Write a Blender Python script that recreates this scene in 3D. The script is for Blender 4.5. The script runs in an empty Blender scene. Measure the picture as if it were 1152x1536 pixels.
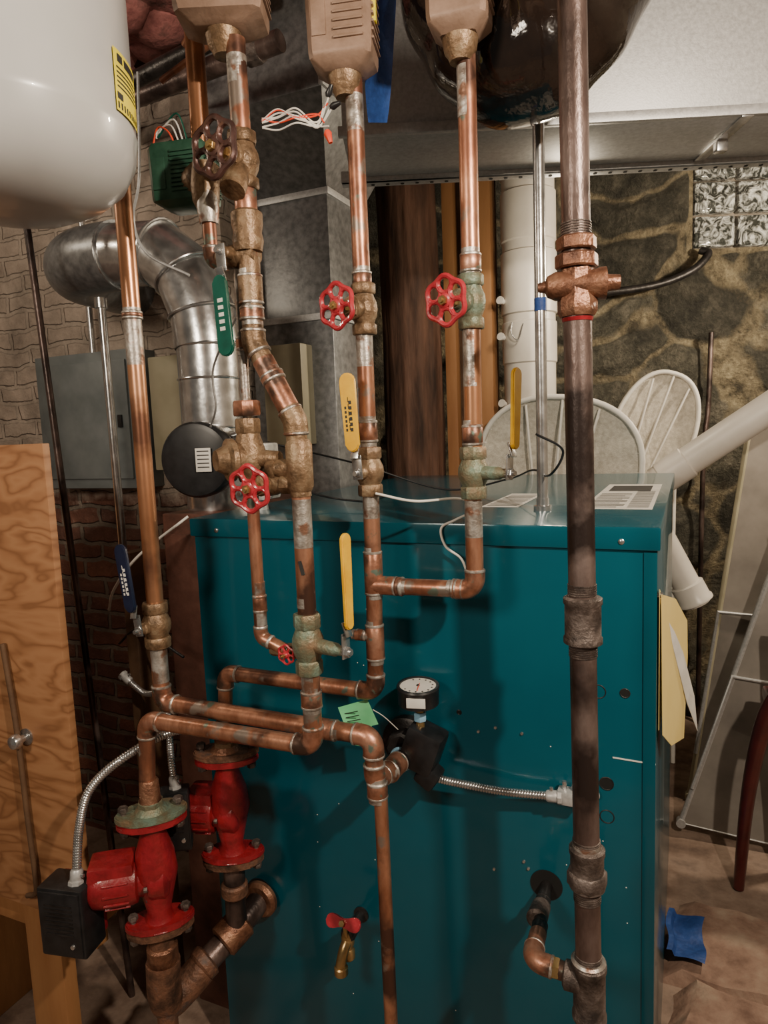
import bpy, bmesh, math, random
from mathutils import Vector, Matrix, noise
random.seed(4)
V=Vector
scene=bpy.context.scene
# ------------------------------------------------------------ materials
MATS={}
def _base(name):
    m=bpy.data.materials.new(name); m.use_nodes=True
    nt=m.node_tree; b=nt.nodes['Principled BSDF']
    return m,nt,b
def mk(name,cols,metal=0.0,rough=0.5,scale=12.0,detail=6.0,bump=0.0,bscale=60.0,rvar=0.0,stretch=(1,1,1),spec=0.5,coat=0.0,pos=None,patch=None):
    m,nt,b=_base(name); N=nt.nodes; L=nt.links
    tc=N.new('ShaderNodeTexCoord'); mp=N.new('ShaderNodeMapping'); mp.inputs['Scale'].default_value=stretch
    L.new(tc.outputs['Object'],mp.inputs['Vector'])
    nz=N.new('ShaderNodeTexNoise'); nz.inputs['Scale'].default_value=scale; nz.inputs['Detail'].default_value=detail; nz.inputs['Roughness'].default_value=.6
    L.new(mp.outputs[0],nz.inputs['Vector'])
    r=N.new('ShaderNodeValToRGB'); cr=r.color_ramp
    n=len(cols)
    if pos is None: pos=[.5] if n==1 else [.32+.36*i/(n-1) for i in range(n)]
    while len(cr.elements)<n: cr.elements.new(.5)
    while len(cr.elements)>max(n,1): cr.elements.remove(cr.elements[-1])
    for i,c in enumerate(cols):
        cr.elements[i].position=pos[i]; cr.elements[i].color=(*c,1)
    L.new(nz.outputs[0],r.inputs[0]); out=r.outputs[0]
    b.inputs['Metallic'].default_value=metal; b.inputs['Roughness'].default_value=rough
    b.inputs['Specular IOR Level'].default_value=spec
    b.inputs['Coat Weight'].default_value=coat
    if patch:
        for k,(pc,ps,p0,p1) in enumerate(patch):   # tarnish patches: colour, scale, threshold range
            mp2=N.new('ShaderNodeMapping'); mp2.inputs['Location'].default_value=(3.1*k+1,7.7*k,2.3); L.new(tc.outputs['Object'],mp2.inputs[0])
            n4=N.new('ShaderNodeTexNoise'); n4.inputs['Scale'].default_value=ps; n4.inputs['Detail'].default_value=7; L.new(mp2.outputs[0],n4.inputs['Vector'])
            r4=N.new('ShaderNodeMapRange'); r4.inputs['From Min'].default_value=p0; r4.inputs['From Max'].default_value=p1; L.new(n4.outputs[0],r4.inputs['Value'])
            m4=N.new('ShaderNodeMix'); m4.data_type='RGBA'; m4.inputs[7].default_value=(*pc,1); L.new(r4.outputs[0],m4.inputs[0]); L.new(out,m4.inputs[6]); out=m4.outputs[2]
    L.new(out,b.inputs['Base Color'])
    if rvar:
        mr=N.new('ShaderNodeMapRange'); mr.inputs['To Min'].default_value=max(0,rough-rvar); mr.inputs['To Max'].default_value=rough+rvar
        L.new(nz.outputs[0],mr.inputs['Value']); L.new(mr.outputs[0],b.inputs['Roughness'])
    if bump:
        n2=N.new('ShaderNodeTexNoise'); n2.inputs['Scale'].default_value=bscale; n2.inputs['Detail'].default_value=4
        L.new(mp.outputs[0],n2.inputs['Vector'])
        bp=N.new('ShaderNodeBump'); bp.inputs['Strength'].default_value=bump; bp.inputs['Distance'].default_value=.01
        L.new(n2.outputs[0],bp.inputs['Height']); L.new(bp.outputs[0],b.inputs['Normal'])
    MATS[name]=m; return m
TP=[((.11,.055,.04),7,.51,.60),((.30,.24,.20),17,.60,.66),((.17,.21,.165),26,.64,.69)]
mk('copper',[(.14,.06,.04),(.36,.155,.09),(.56,.275,.17),(.33,.135,.08),(.22,.095,.06)],.72,.36,9,9,.06,80,.12,(1,1,.35),patch=TP)
mk('copper_fitting',[(.19,.085,.05),(.42,.19,.12),(.58,.31,.21)],.72,.38,22,6,.08,90,.1,patch=[((.10,.06,.045),12,.53,.62),((.19,.26,.21),34,.62,.68)])
mk('copper_bright',[(.40,.175,.085),(.56,.27,.145),(.66,.36,.21)],.75,.30,7,6,.03,80,.08,(1,1,.3),patch=[((.22,.10,.06),5,.52,.64)])
mk('solder',[(.23,.18,.15),(.44,.40,.36),(.62,.59,.55)],.75,.42,35,6,.15,120,.1,patch=[((.28,.15,.10),30,.56,.64)])
mk('bronze',[(.09,.055,.03),(.24,.15,.085),(.33,.24,.15)],.5,.45,30,6,.2,150,.1)
mk('bronze_green',[(.26,.17,.10),(.17,.17,.11),(.19,.29,.23)],.4,.5,22,6,.25,150,.1)
mk('brass',[(.36,.23,.09),(.62,.43,.20)],.85,.32,25,4,.05,100)
mk('iron_pipe',[(.050,.034,.030),(.125,.085,.075),(.22,.165,.15)],.55,.36,14,8,.12,140,.12,(1,1,.4),patch=[((.035,.024,.022),6,.53,.64)])
mk('iron_fitting',[(.04,.032,.030),(.11,.085,.075),(.22,.18,.165)],.5,.5,30,8,.3,150,.1)
mk('black_iron',[(.015,.014,.014),(.05,.045,.045)],.5,.4,25,5,.15,120)
mk('rusty_iron',[(.04,.022,.016),(.11,.055,.035),(.21,.10,.06),(.10,.07,.06)],.35,.55,18,8,.35,110,.1)
mk('cock_bronze',[(.09,.04,.026),(.23,.105,.062),(.32,.17,.105)],.6,.42,26,6,.25,130,.1)
mk('teal_paint',[(.0,.078,.114),(.0,.092,.132)],.1,.22,3,3,.012,200,.05,coat=.25)
mk('red_paint',[(.17,.008,.012),(.31,.014,.022)],.0,.36,30,5,.15,120,coat=.25)
mk('red_enamel',[(.32,.014,.025),(.50,.035,.05)],.0,.35,40,5,.05,120,coat=.3)
mk('yellow_vinyl',[(.72,.38,.01),(.84,.50,.02)],0,.4,30,3)
mk('green_vinyl',[(.0,.060,.04),(.0,.09,.06)],0,.35,30,3,coat=.3)
mk('blue_vinyl',[(.006,.009,.028),(.010,.016,.045)],0,.35,30,3,coat=.3)
mk('black_plastic',[(.008,.008,.009),(.018,.018,.02)],0,.35,30,3)
mk('galvanized',[(.40,.40,.40),(.47,.47,.47),(.54,.54,.54)],.35,.42,90,3,.03,200,.06)
mk('galvanized_dark',[(.14,.145,.15),(.20,.205,.21),(.26,.265,.27)],.5,.36,40,3,.03,90,.06)
mk('bright_steel',[(.42,.42,.42),(.70,.70,.70)],.9,.24,20,4,.06,40,.08)
mk('tank_paint',[(.46,.46,.46),(.53,.53,.525)],0,.3,5,3,coat=.3)
mk('pvc',[(.60,.56,.50),(.72,.68,.62)],0,.35,5,5)
mk('zone_tan',[(.22,.14,.098),(.31,.205,.15)],.15,.48,25,3,.08,150)
mk('zone_green',[(.018,.065,.04),(.04,.115,.075)],.2,.4,30,3,.05)
mk('wheel_brown',[(.05,.025,.022),(.13,.06,.05)],.4,.35,30,4,.1)
mk('white_plastic',[(.70,.67,.61),(.78,.75,.70)],0,.4,20,2)
mk('paper',[(.62,.60,.56),(.72,.70,.66)],0,.6,20,2)
mk('ink',[(.02,.02,.02),(.03,.03,.03)],0,.6,20,2)
mk('yellow_label',[(.80,.66,.02),(.88,.74,.04)],0,.5,20,2)
mk('green_tag',[(.15,.62,.28),(.22,.72,.35)],0,.5,20,2)
mk('blue_tape',[(.01,.045,.20),(.02,.075,.30)],0,.6,40,3,.3,60)
mk('blue_tape_light',[(.20,.42,.60),(.30,.52,.70)],0,.6,40,3)
mk('red_wire',[(.7,.05,.02),(.8,.08,.03)],0,.4,20,2)
mk('cream_paper',[(.74,.58,.20),(.84,.68,.27)],0,.6,4,3)
mk('grey_metal_box',[(.13,.15,.155),(.19,.21,.215)],.2,.45,8,3,.03)
mk('beige_box',[(.33,.30,.20),(.42,.38,.27)],0,.5,6,3)
mk('fabric_white',[(.48,.44,.37),(.66,.62,.54)],0,.8,60,3,.4,300)
mk('table_gray',[(.17,.15,.13),(.28,.25,.22)],.1,.4,4,4,.05,30)
mk('dark_red_wood',[(.05,.008,.008),(.10,.016,.014)],0,.35,10,4,coat=.4)
mk('insulation',[(.14,.04,.04),(.30,.11,.10),(.08,.04,.035)],0,.9,14,6,.8,30)
mk('joist',[(.06,.03,.016),(.15,.08,.04)],0,.7,6,6,.2,40,stretch=(1,.2,1))
mk('log_bark',[(.025,.012,.008),(.095,.047,.030),(.17,.085,.055)],0,.8,16,9,1.0,26,stretch=(1,1,.16))
mk('stud_wood',[(.30,.13,.05),(.44,.22,.09)],0,.6,9,6,.1,40,stretch=(1,1,.15))
mk('ceiling_wood',[(.03,.018,.012),(.07,.04,.025)],0,.8,6,5,.2,30)
mk('black_wrap',[(.005,.004,.004),(.018,.011,.008)],0,.10,5,7,.8,11,coat=.5)
mk('rusty_sheet',[(.06,.03,.022),(.13,.055,.04),(.20,.09,.065)],.3,.5,7,7,.1,60)
mk('concrete',[(.18,.15,.12),(.30,.26,.21)],0,.85,6,8,.4,30)
mk('dirt_floor',[(.10,.065,.05),(.20,.135,.10),(.30,.215,.165),(.17,.12,.095)],0,.85,5,10,.5,22)
mk('broken_masonry',[(.16,.09,.065),(.30,.19,.14),(.38,.28,.21)],0,.85,9,8,.6,30)
mk('hole_black',[(.003,.003,.003),(.004,.004,.004)],0,.8,10,1)
def plywood():
    m,nt,b=_base('plywood'); N=nt.nodes; L=nt.links
    tc=N.new('ShaderNodeTexCoord'); mp=N.new('ShaderNodeMapping'); mp.inputs['Scale'].default_value=(2.0,1,6.5)
    L.new(tc.outputs['Object'],mp.inputs[0])
    nz=N.new('ShaderNodeTexNoise'); nz.inputs['Scale'].default_value=1.1; nz.inputs['Detail'].default_value=3.5; nz.inputs['Distortion'].default_value=.4
    L.new(mp.outputs[0],nz.inputs['Vector'])
    mu=N.new('ShaderNodeMath'); mu.operation='MULTIPLY'; mu.inputs[1].default_value=20
    fr=N.new('ShaderNodeMath'); fr.operation='PINGPONG'; fr.inputs[1].default_value=1
    L.new(nz.outputs[0],mu.inputs[0]); L.new(mu.outputs[0],fr.inputs[0])
    r=N.new('ShaderNodeValToRGB'); cr=r.color_ramp; cr.elements[0].color=(.38,.19,.09,1); cr.elements[0].position=.1; cr.elements[1].color=(.24,.105,.045,1); cr.elements[1].position=.95
    e=cr.elements.new(.6); e.color=(.33,.155,.07,1)
    L.new(fr.outputs[0],r.inputs[0]); L.new(r.outputs[0],b.inputs['Base Color']); b.inputs['Roughness'].default_value=.5
    MATS['plywood']=m
plywood()
def brickmat(name,c1,c2,mortar,paint=None,scale=1.0):
    m,nt,b=_base(name); N=nt.nodes; L=nt.links
    tc=N.new('ShaderNodeTexCoord'); sp=N.new('ShaderNodeSeparateXYZ'); L.new(tc.outputs['Object'],sp.inputs[0])
    ad=N.new('ShaderNodeMath'); ad.operation='ADD'; cb=N.new('ShaderNodeCombineXYZ')
    L.new(sp.outputs[0],ad.inputs[0]); L.new(sp.outputs[1],ad.inputs[1]); L.new(ad.outputs[0],cb.inputs[0]); L.new(sp.outputs[2],cb.inputs[1])
    nz=N.new('ShaderNodeTexNoise'); nz.inputs['Scale'].default_value=9; nz.inputs['Detail'].default_value=6; L.new(tc.outputs['Object'],nz.inputs['Vector'])
    mx=N.new('ShaderNodeMix'); mx.data_type='VECTOR'; mx.inputs[0].default_value=.05
    L.new(cb.outputs[0],mx.inputs[4]); L.new(nz.outputs['Color'],mx.inputs[5])
    br=N.new('ShaderNodeTexBrick'); br.inputs['Scale'].default_value=scale
    br.inputs['Brick Width'].default_value=.21; br.inputs['Row Height'].default_value=.075; br.inputs['Mortar Size'].default_value=.012; br.inputs['Mortar Smooth'].default_value=.5
    br.inputs['Color1'].default_value=(*c1,1); br.inputs['Color2'].default_value=(*c2,1); br.inputs['Mortar'].default_value=(*mortar,1)
    L.new(mx.outputs[1],br.inputs['Vector'])
    n3=N.new('ShaderNodeTexNoise'); n3.inputs['Scale'].default_value=6; n3.inputs['Detail'].default_value=10; n3.inputs['Roughness'].default_value=.65; L.new(tc.outputs['Object'],n3.inputs['Vector'])
    ov=N.new('ShaderNodeMix'); ov.data_type='RGBA'; ov.blend_type='MULTIPLY'; ov.inputs[0].default_value=.85
    r3=N.new('ShaderNodeValToRGB'); r3.color_ramp.elements[0].position=.3; r3.color_ramp.elements[0].color=(.32,.30,.28,1); r3.color_ramp.elements[1].position=.66; r3.color_ramp.elements[1].color=(1.15,1.1,1.05,1)
    L.new(n3.outputs[0],r3.inputs[0])
    src=br.outputs[0]
    if paint:
        mr=N.new('ShaderNodeMapRange'); mr.inputs['From Min'].default_value=1.05; mr.inputs['From Max'].default_value=1.6
        L.new(sp.outputs[2],mr.inputs['Value'])
        a2=N.new('ShaderNodeMath'); a2.operation='ADD'; L.new(mr.outputs[0],a2.inputs[0]); L.new(n3.outputs[0],a2.inputs[1])
        r4=N.new('ShaderNodeValToRGB'); r4.color_ramp.elements[0].position=.80; r4.color_ramp.elements[1].position=1.0; L.new(a2.outputs[0],r4.inputs[0])
        sc=N.new('ShaderNodeMath'); sc.operation='MULTIPLY'; sc.inputs[1].default_value=.88; L.new(r4.outputs[0],sc.inputs[0])
        m2=N.new('ShaderNodeMix'); m2.data_type='RGBA'; m2.inputs[7].default_value=(*paint,1)
        L.new(sc.outputs[0],m2.inputs[0]); L.new(br.outputs[0],m2.inputs[6]); src=m2.outputs[2]
    L.new(src,ov.inputs[6]); L.new(r3.outputs[0],ov.inputs[7])
    L.new(ov.outputs[2],b.inputs['Base Color']); b.inputs['Roughness'].default_value=.85
    sb=N.new('ShaderNodeMath'); sb.operation='MULTIPLY_ADD'; sb.inputs[1].default_value=-.35; L.new(br.outputs['Fac'],sb.inputs[0]); L.new(n3.outputs[0],sb.inputs[2])
    bp=N.new('ShaderNodeBump'); bp.inputs['Distance'].default_value=.03; bp.inputs['Strength'].default_value=1; L.new(sb.outputs[0],bp.inputs['Height']); L.new(bp.outputs[0],b.inputs['Normal'])
    MATS[name]=m
brickmat('brick_wall',(.22,.09,.06),(.13,.062,.047),(.20,.165,.135),paint=(.52,.45,.39))
def stonemat():
    # stone / mortar split comes from the wall mesh's own relief attributes
    m,nt,b=_base('field_stone'); N=nt.nodes; L=nt.links
    tc=N.new('ShaderNodeTexCoord')
    at=N.new('ShaderNodeAttribute'); at.attribute_name='joint'; ar=N.new('ShaderNodeAttribute'); ar.attribute_name='tone'
    n2=N.new('ShaderNodeTexNoise'); n2.inputs['Scale'].default_value=8; n2.inputs['Detail'].default_value=12; n2.inputs['Roughness'].default_value=.7; L.new(tc.outputs['Object'],n2.inputs['Vector'])
    n5=N.new('ShaderNodeTexNoise'); n5.inputs['Scale'].default_value=34; n5.inputs['Detail'].default_value=9; n5.inputs['Roughness'].default_value=.7; L.new(tc.outputs['Object'],n5.inputs['Vector'])
    n6=N.new('ShaderNodeTexNoise'); n6.inputs['Scale'].default_value=2.6; n6.inputs['Detail'].default_value=6; L.new(tc.outputs['Object'],n6.inputs['Vector'])
    ad=N.new('ShaderNodeMath'); ad.operation='MULTIPLY_ADD'; ad.inputs[1].default_value=.42; L.new(n2.outputs[0],ad.inputs[0]); L.new(at.outputs['Fac'],ad.inputs[2])
    ad2=N.new('ShaderNodeMath'); ad2.operation='MULTIPLY_ADD'; ad2.inputs[1].default_value=.55; L.new(n6.outputs[0],ad2.inputs[0]); L.new(ad.outputs[0],ad2.inputs[2])
    mask=N.new('ShaderNodeValToRGB'); mask.color_ramp.elements[0].position=.54; mask.color_ramp.elements[1].position=.63; L.new(ad2.outputs[0],mask.inputs[0])
    rk=N.new('ShaderNodeValToRGB'); rk.color_ramp.elements[0].position=.32; rk.color_ramp.elements[0].color=(.032,.030,.023,1); rk.color_ramp.elements[1].position=.70; rk.color_ramp.elements[1].color=(.24,.215,.165,1); e=rk.color_ramp.elements.new(.5); e.color=(.095,.088,.066,1); L.new(n2.outputs[0],rk.inputs[0])
    mr=N.new('ShaderNodeMapRange'); mr.inputs['To Min'].default_value=.55; mr.inputs['To Max'].default_value=1.4; L.new(ar.outputs['Fac'],mr.inputs['Value'])
    hs=N.new('ShaderNodeVectorMath'); hs.operation='SCALE'; L.new(rk.outputs[0],hs.inputs[0]); L.new(mr.outputs[0],hs.inputs['Scale'])
    mo=N.new('ShaderNodeValToRGB'); mo.color_ramp.elements[0].position=.36; mo.color_ramp.elements[0].color=(.09,.075,.05,1); mo.color_ramp.elements[1].position=.60; mo.color_ramp.elements[1].color=(.50,.42,.27,1); e=mo.color_ramp.elements.new(.47); e.color=(.28,.23,.145,1); L.new(n2.outputs[0],mo.inputs[0])
    fm=N.new('ShaderNodeMix'); fm.data_type='RGBA'; L.new(mask.outputs[0],fm.inputs[0]); L.new(mo.outputs[0],fm.inputs[6]); L.new(hs.outputs[0],fm.inputs[7])
    sp=N.new('ShaderNodeValToRGB'); sp.color_ramp.elements[0].position=.3; sp.color_ramp.elements[0].color=(.45,.45,.45,1); sp.color_ramp.elements[1].position=.7; sp.color_ramp.elements[1].color=(1.35,1.35,1.35,1); L.new(n5.outputs[0],sp.inputs[0])
    mm=N.new('ShaderNodeMix'); mm.data_type='RGBA'; mm.blend_type='MULTIPLY'; mm.inputs[0].default_value=.8; L.new(fm.outputs[2],mm.inputs[6]); L.new(sp.outputs[0],mm.inputs[7])
    L.new(mm.outputs[2],b.inputs['Base Color']); b.inputs['Roughness'].default_value=.85
    h=N.new('ShaderNodeMath'); h.operation='MULTIPLY_ADD'; h.inputs[1].default_value=.4; L.new(n5.outputs[0],h.inputs[0]); L.new(n2.outputs[0],h.inputs[2])
    bp=N.new('ShaderNodeBump'); bp.inputs['Distance'].default_value=.11; bp.inputs['Strength'].default_value=1; L.new(h.outputs[0],bp.inputs['Height']); L.new(bp.outputs[0],b.inputs['Normal'])
    MATS['field_stone']=m
stonemat()
def glassblock():
    m,nt,b=_base('glass_block'); N=nt.nodes; L=nt.links
    tc=N.new('ShaderNodeTexCoord'); w=N.new('ShaderNodeTexNoise'); w.inputs['Scale'].default_value=17; w.inputs['Detail'].default_value=3; w.inputs['Distortion'].default_value=1.8; L.new(tc.outputs['Object'],w.inputs['Vector'])
    r=N.new('ShaderNodeValToRGB'); r.color_ramp.elements[0].position=.42; r.color_ramp.elements[0].color=(.04,.045,.04,1); r.color_ramp.elements[1].position=.66; r.color_ramp.elements[1].color=(.80,.82,.80,1)
    L.new(w.outputs[0],r.inputs[0]); L.new(r.outputs[0],b.inputs['Base Color']); b.inputs['Roughness'].default_value=.07; b.inputs['Coat Weight'].default_value=.8
    bp=N.new('ShaderNodeBump'); bp.inputs['Distance'].default_value=.05; L.new(w.outputs[0],bp.inputs['Height']); L.new(bp.outputs[0],b.inputs['Normal'])
    MATS['glass_block']=m
glassblock()
# ------------------------------------------------------------ mesh builder
def basis(ax):
    w=V(ax).normalized(); t=V((0,0,1)) if abs(w.z)<.9 else V((1,0,0))
    u=t.cross(w).normalized(); v=w.cross(u); return u,v,w
class O:
    def __init__(s,name): s.name=name; s.vs=[]; s.fs=[]; s.fm=[]; s.m=[]; s.attr={}
    def mi(s,m):
        if m not in s.m: s.m.append(m)
        return s.m.index(m)
    def add(s,vs,fs,m):
        k=len(s.vs); i=s.mi(m); s.vs+= [tuple(v) for v in vs]
        for f in fs: s.fs.append(tuple(a+k for a in f)); s.fm.append(i)
        return s
    def lathe(s,p,ax,prof,m,n=24,caps=True,rot=0.0):
        u,v,w=basis(ax); p=V(p); vs=[];fs=[]
        for t,r in prof:
            for i in range(n):
                a=2*math.pi*i/n+rot; vs.append(p+w*t+(u*math.cos(a)+v*math.sin(a))*r)
        for j in range(len(prof)-1):
            for i in range(n):
                a=j*n+i;b=j*n+(i+1)%n; fs.append((a,b,b+n,a+n))
        if caps: fs.append(tuple(range(n))[::-1]); k=(len(prof)-1)*n; fs.append(tuple(range(k,k+n)))
        return s.add(vs,fs,m)
    def cyl(s,a,b,r,m,n=24,r2=None):
        d=V(b)-V(a); return s.lathe(a,d,[(0,r),(d.length,r if r2 is None else r2)],m,n)
    def hexa(s,p,ax,t0,t1,r,m,n=6,rot=.3):
        c=(t1-t0)*.12; return s.lathe(p,ax,[(t0,r*.93),(t0+c,r),(t1-c,r),(t1,r*.93)],m,n,rot=rot)
    def tube(s,path,r,m,n=14,closed=False,rfun=None,caps=True):
        P=[V(q) for q in path]; vs=[];fs=[]; k=len(P)
        def tan(i):
            if closed: return (P[(i+1)%k]-P[i-1]).normalized()
            if i==0: return (P[1]-P[0]).normalized()
            if i==k-1: return (P[-1]-P[-2]).normalized()
            return ((P[i+1]-P[i]).normalized()+(P[i]-P[i-1]).normalized()).normalized()
        t=tan(0); u,_,_=basis(t)
        for i in range(k):
            t2=tan(i); u=(u-t2*u.dot(t2)).normalized(); v=t2.cross(u)
            rr=rfun(i/(k-1)) if rfun else r
            for j in range(n):
                a=2*math.pi*j/n; vs.append(P[i]+(u*math.cos(a)+v*math.sin(a))*rr)
        for i in range(k if closed else k-1):
            for j in range(n):
                a=i*n+j;b=i*n+(j+1)%n;c=((i+1)%k)*n+(j+1)%n;d=((i+1)%k)*n+j; fs.append((a,b,c,d))
        if not closed and caps: fs.append(tuple(range(n))[::-1]); fs.append(tuple(range((k-1)*n,k*n)))
        return s.add(vs,fs,m)
    def ring(s,c,ax,R,r,m,n=28,k=8,su=1,sv=1):
        u,v,w=basis(ax); return s.tube([V(c)+u*math.cos(2*math.pi*i/n)*R*su+v*math.sin(2*math.pi*i/n)*R*sv for i in range(n)],r,m,k,True)
    def box(s,c,size,m,rot=None,bev=0.0,seg=2):
        b=bmesh.new(); bmesh.ops.create_cube(b,size=1.0)
        for v in b.verts: v.co=V((v.co.x*size[0],v.co.y*size[1],v.co.z*size[2]))
        if bev: bmesh.ops.bevel(b,geom=list(b.edges),offset=bev,segments=seg,affect='EDGES',profile=.6)
        M=(rot.to_4x4() if rot is not None else Matrix.Identity(4)); M=Matrix.Translation(V(c))@M
        b.verts.index_update(); vs=[M@v.co for v in b.verts]; fs=[[v.index for v in f.verts] for f in b.faces]; b.free()
        return s.add(vs,fs,m)
    def b2(s,lo,hi,m,bev=0.0):
        lo=V(lo);hi=V(hi); return s.box((lo+hi)/2,hi-lo,m,None,bev)
    def prism(s,poly,o,u,v,d,m,bev=0.0):
        u=V(u).normalized(); v=V(v).normalized(); w=u.cross(v); b=bmesh.new()
        a=[b.verts.new(V(o)+u*x+v*y-w*d/2) for x,y in poly]; c=[b.verts.new(V(o)+u*x+v*y+w*d/2) for x,y in poly]; n=len(poly)
        b.faces.new(a[::-1]); b.faces.new(c)
        for i in range(n): b.faces.new((a[i],a[(i+1)%n],c[(i+1)%n],c[i]))
        if bev: bmesh.ops.bevel(b,geom=[e for e in b.edges],offset=bev,segments=2,affect='EDGES')
        b.verts.index_update(); vs=[x.co.copy() for x in b.verts]; fs=[[x.index for x in f.verts] for f in b.faces]; b.free()
        return s.add(vs,fs,m)
    def quad(s,pts,m): return s.add(pts,[tuple(range(len(pts)))],m)
    def done(s,ang=38,loc=None,rz=0.0):
        me=bpy.data.meshes.new(s.name); me.from_pydata([tuple(v) for v in s.vs],[],s.fs)
        for m in s.m: me.materials.append(MATS[m])
        me.polygons.foreach_set('material_index',s.fm); me.polygons.foreach_set('use_smooth',[True]*len(s.fs))
        b=bmesh.new(); b.from_mesh(me); bmesh.ops.recalc_face_normals(b,faces=list(b.faces)); b.to_mesh(me); b.free()
        for k,vals in s.attr.items():
            a=me.attributes.new(k,'FLOAT','POINT'); a.data.foreach_set('value',vals+[.5]*(len(me.vertices)-len(vals)))
        me.update(); me.set_sharp_from_angle(angle=math.radians(ang))
        ob=bpy.data.objects.new(s.name,me); scene.collection.objects.link(ob)
        if loc: ob.location=loc
        ob.rotation_euler[2]=rz
        return ob
def smooth_path(pts,n=10):
    P=[V(p) for p in pts]; P=[P[0]*2-P[1]]+P+[P[-1]*2-P[-2]]; out=[]
    for i in range(1,len(P)-2):
        for k in range(n):
            t=k/n; a,b,c,d=P[i-1],P[i],P[i+1],P[i+2]
            out.append(.5*((2*b)+(-a+c)*t+(2*a-5*b+4*c-d)*t*t+(-a+3*b-3*c+d)*t*t*t))
    out.append(P[-2]); return out
# ------------------------------------------------------------ plumbing parts
def joint(o,p,ax,r,L=.035,m='copper_fitting',wash=.012):
    w=V(ax).normalized(); p=V(p)
    o.lathe(p-w*L/2,w,[(0,r*1.07),(.002,r*1.15),(L-.002,r*1.15),(L,r*1.07)],m)
    for s_ in (-1,1):
        q=p+w*s_*L/2
        o.lathe(q-w*.0035,w,[(0,r*1.08),(.002,r*1.19),(.005,r*1.19),(.007,r*1.08)],'solder')
        if wash: o.lathe(q if s_>0 else q-w*wash,w,[(0,r*1.012),(wash,r*1.012)],'solder')
def tinned(o,a,b,r): o.cyl(a,b,r*1.01,'solder')
def run(o,pts,r,m='copper',elbow='copper_fitting',R=1.5,start=True,solder='solder'):
    P=[V(p) for p in pts]; cur=P[0]
    for i in range(1,len(P)):
        if i==len(P)-1: o.cyl(cur,P[i],r,m); break
        d1=(P[i]-P[i-1]).normalized(); d2=(P[i+1]-P[i]).normalized(); ang=d1.angle(d2)
        Rr=r*R; t=Rr*math.tan(ang/2); a=P[i]-d1*t; b=P[i]+d2*t
        o.cyl(cur,a,r,m); cur=b
        cen=a+(d2-d1*d1.dot(d2)).normalized()*Rr; axn=d1.cross(d2).normalized(); e=r*.75
        arc=[a-d1*e]+[cen+Matrix.Rotation(ang*k/8,3,axn)@(a-cen) for k in range(9)]+[b+d2*e]
        o.tube(arc,r*1.16,elbow,20)
        for q,w in ((a-d1*e,d1),(b+d2*e,d2)):
            o.lathe(q-w*.003,w,[(0,r*1.1),(.002,r*1.21),(.005,r*1.21),(.007,r*1.1)],solder)
def wheel(o,c,n,R,m='red_enamel',k=6):
    u,v,w=basis(n); c=V(c)
    for i in range(k):
        a=2*math.pi*(i+.5)/k; q=c+(u*math.cos(a)+v*math.sin(a))*R*.66
        o.ring(q,n,R*.345,R*.105,m,18,8)
    N=48; o.tube([c+(u*math.cos(2*math.pi*i/N)+v*math.sin(2*math.pi*i/N))*R*(.93+.06*math.cos(k*(2*math.pi*i/N-math.pi/k))) for i in range(N)],R*.115,m,8,True)
    o.lathe(c-w*.005,w,[(0,R*.25),(.004,R*.34),(.010,R*.30),(.012,R*.2)],m,20)
    o.hexa(c,w,.006,.014,R*.2,'brass'); o.cyl(c+w*.01,c+w*.018,R*.09,'brass',12)
def gate(o,p,r,stem,R=.036,d=.085,body='bronze',wm='red_enamel',packing='bronze',up=(0,0,1)):
    p=V(p); z=V(up)
    for s_ in (-1,1):
        o.hexa(p,z*s_,.030,.052,r*1.45,body,8)
    o.lathe(p-z*.036,z,[(0,r*1.15),(.010,r*1.2),(.022,r*1.5),(.036,r*1.62),(.050,r*1.5),(.062,r*1.2),(.072,r*1.15)],body)
    w=V(stem).normalized()
    o.lathe(p,w,[(0,r*1.25),(d*.40,r*1.1),(d*.42,r*1.35),(d*.50,r*1.35),(d*.52,r*.9),(d*.66,r*.72)],body,20)
    o.hexa(p,w,d*.42,d*.56,r*1.3,packing,6); o.hexa(p,w,d*.66,d*.82,r*.62,'brass',6)
    o.cyl(p,p+w*d,.0045,'brass',10); wheel(o,p+w*d,w,R,wm)
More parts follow.
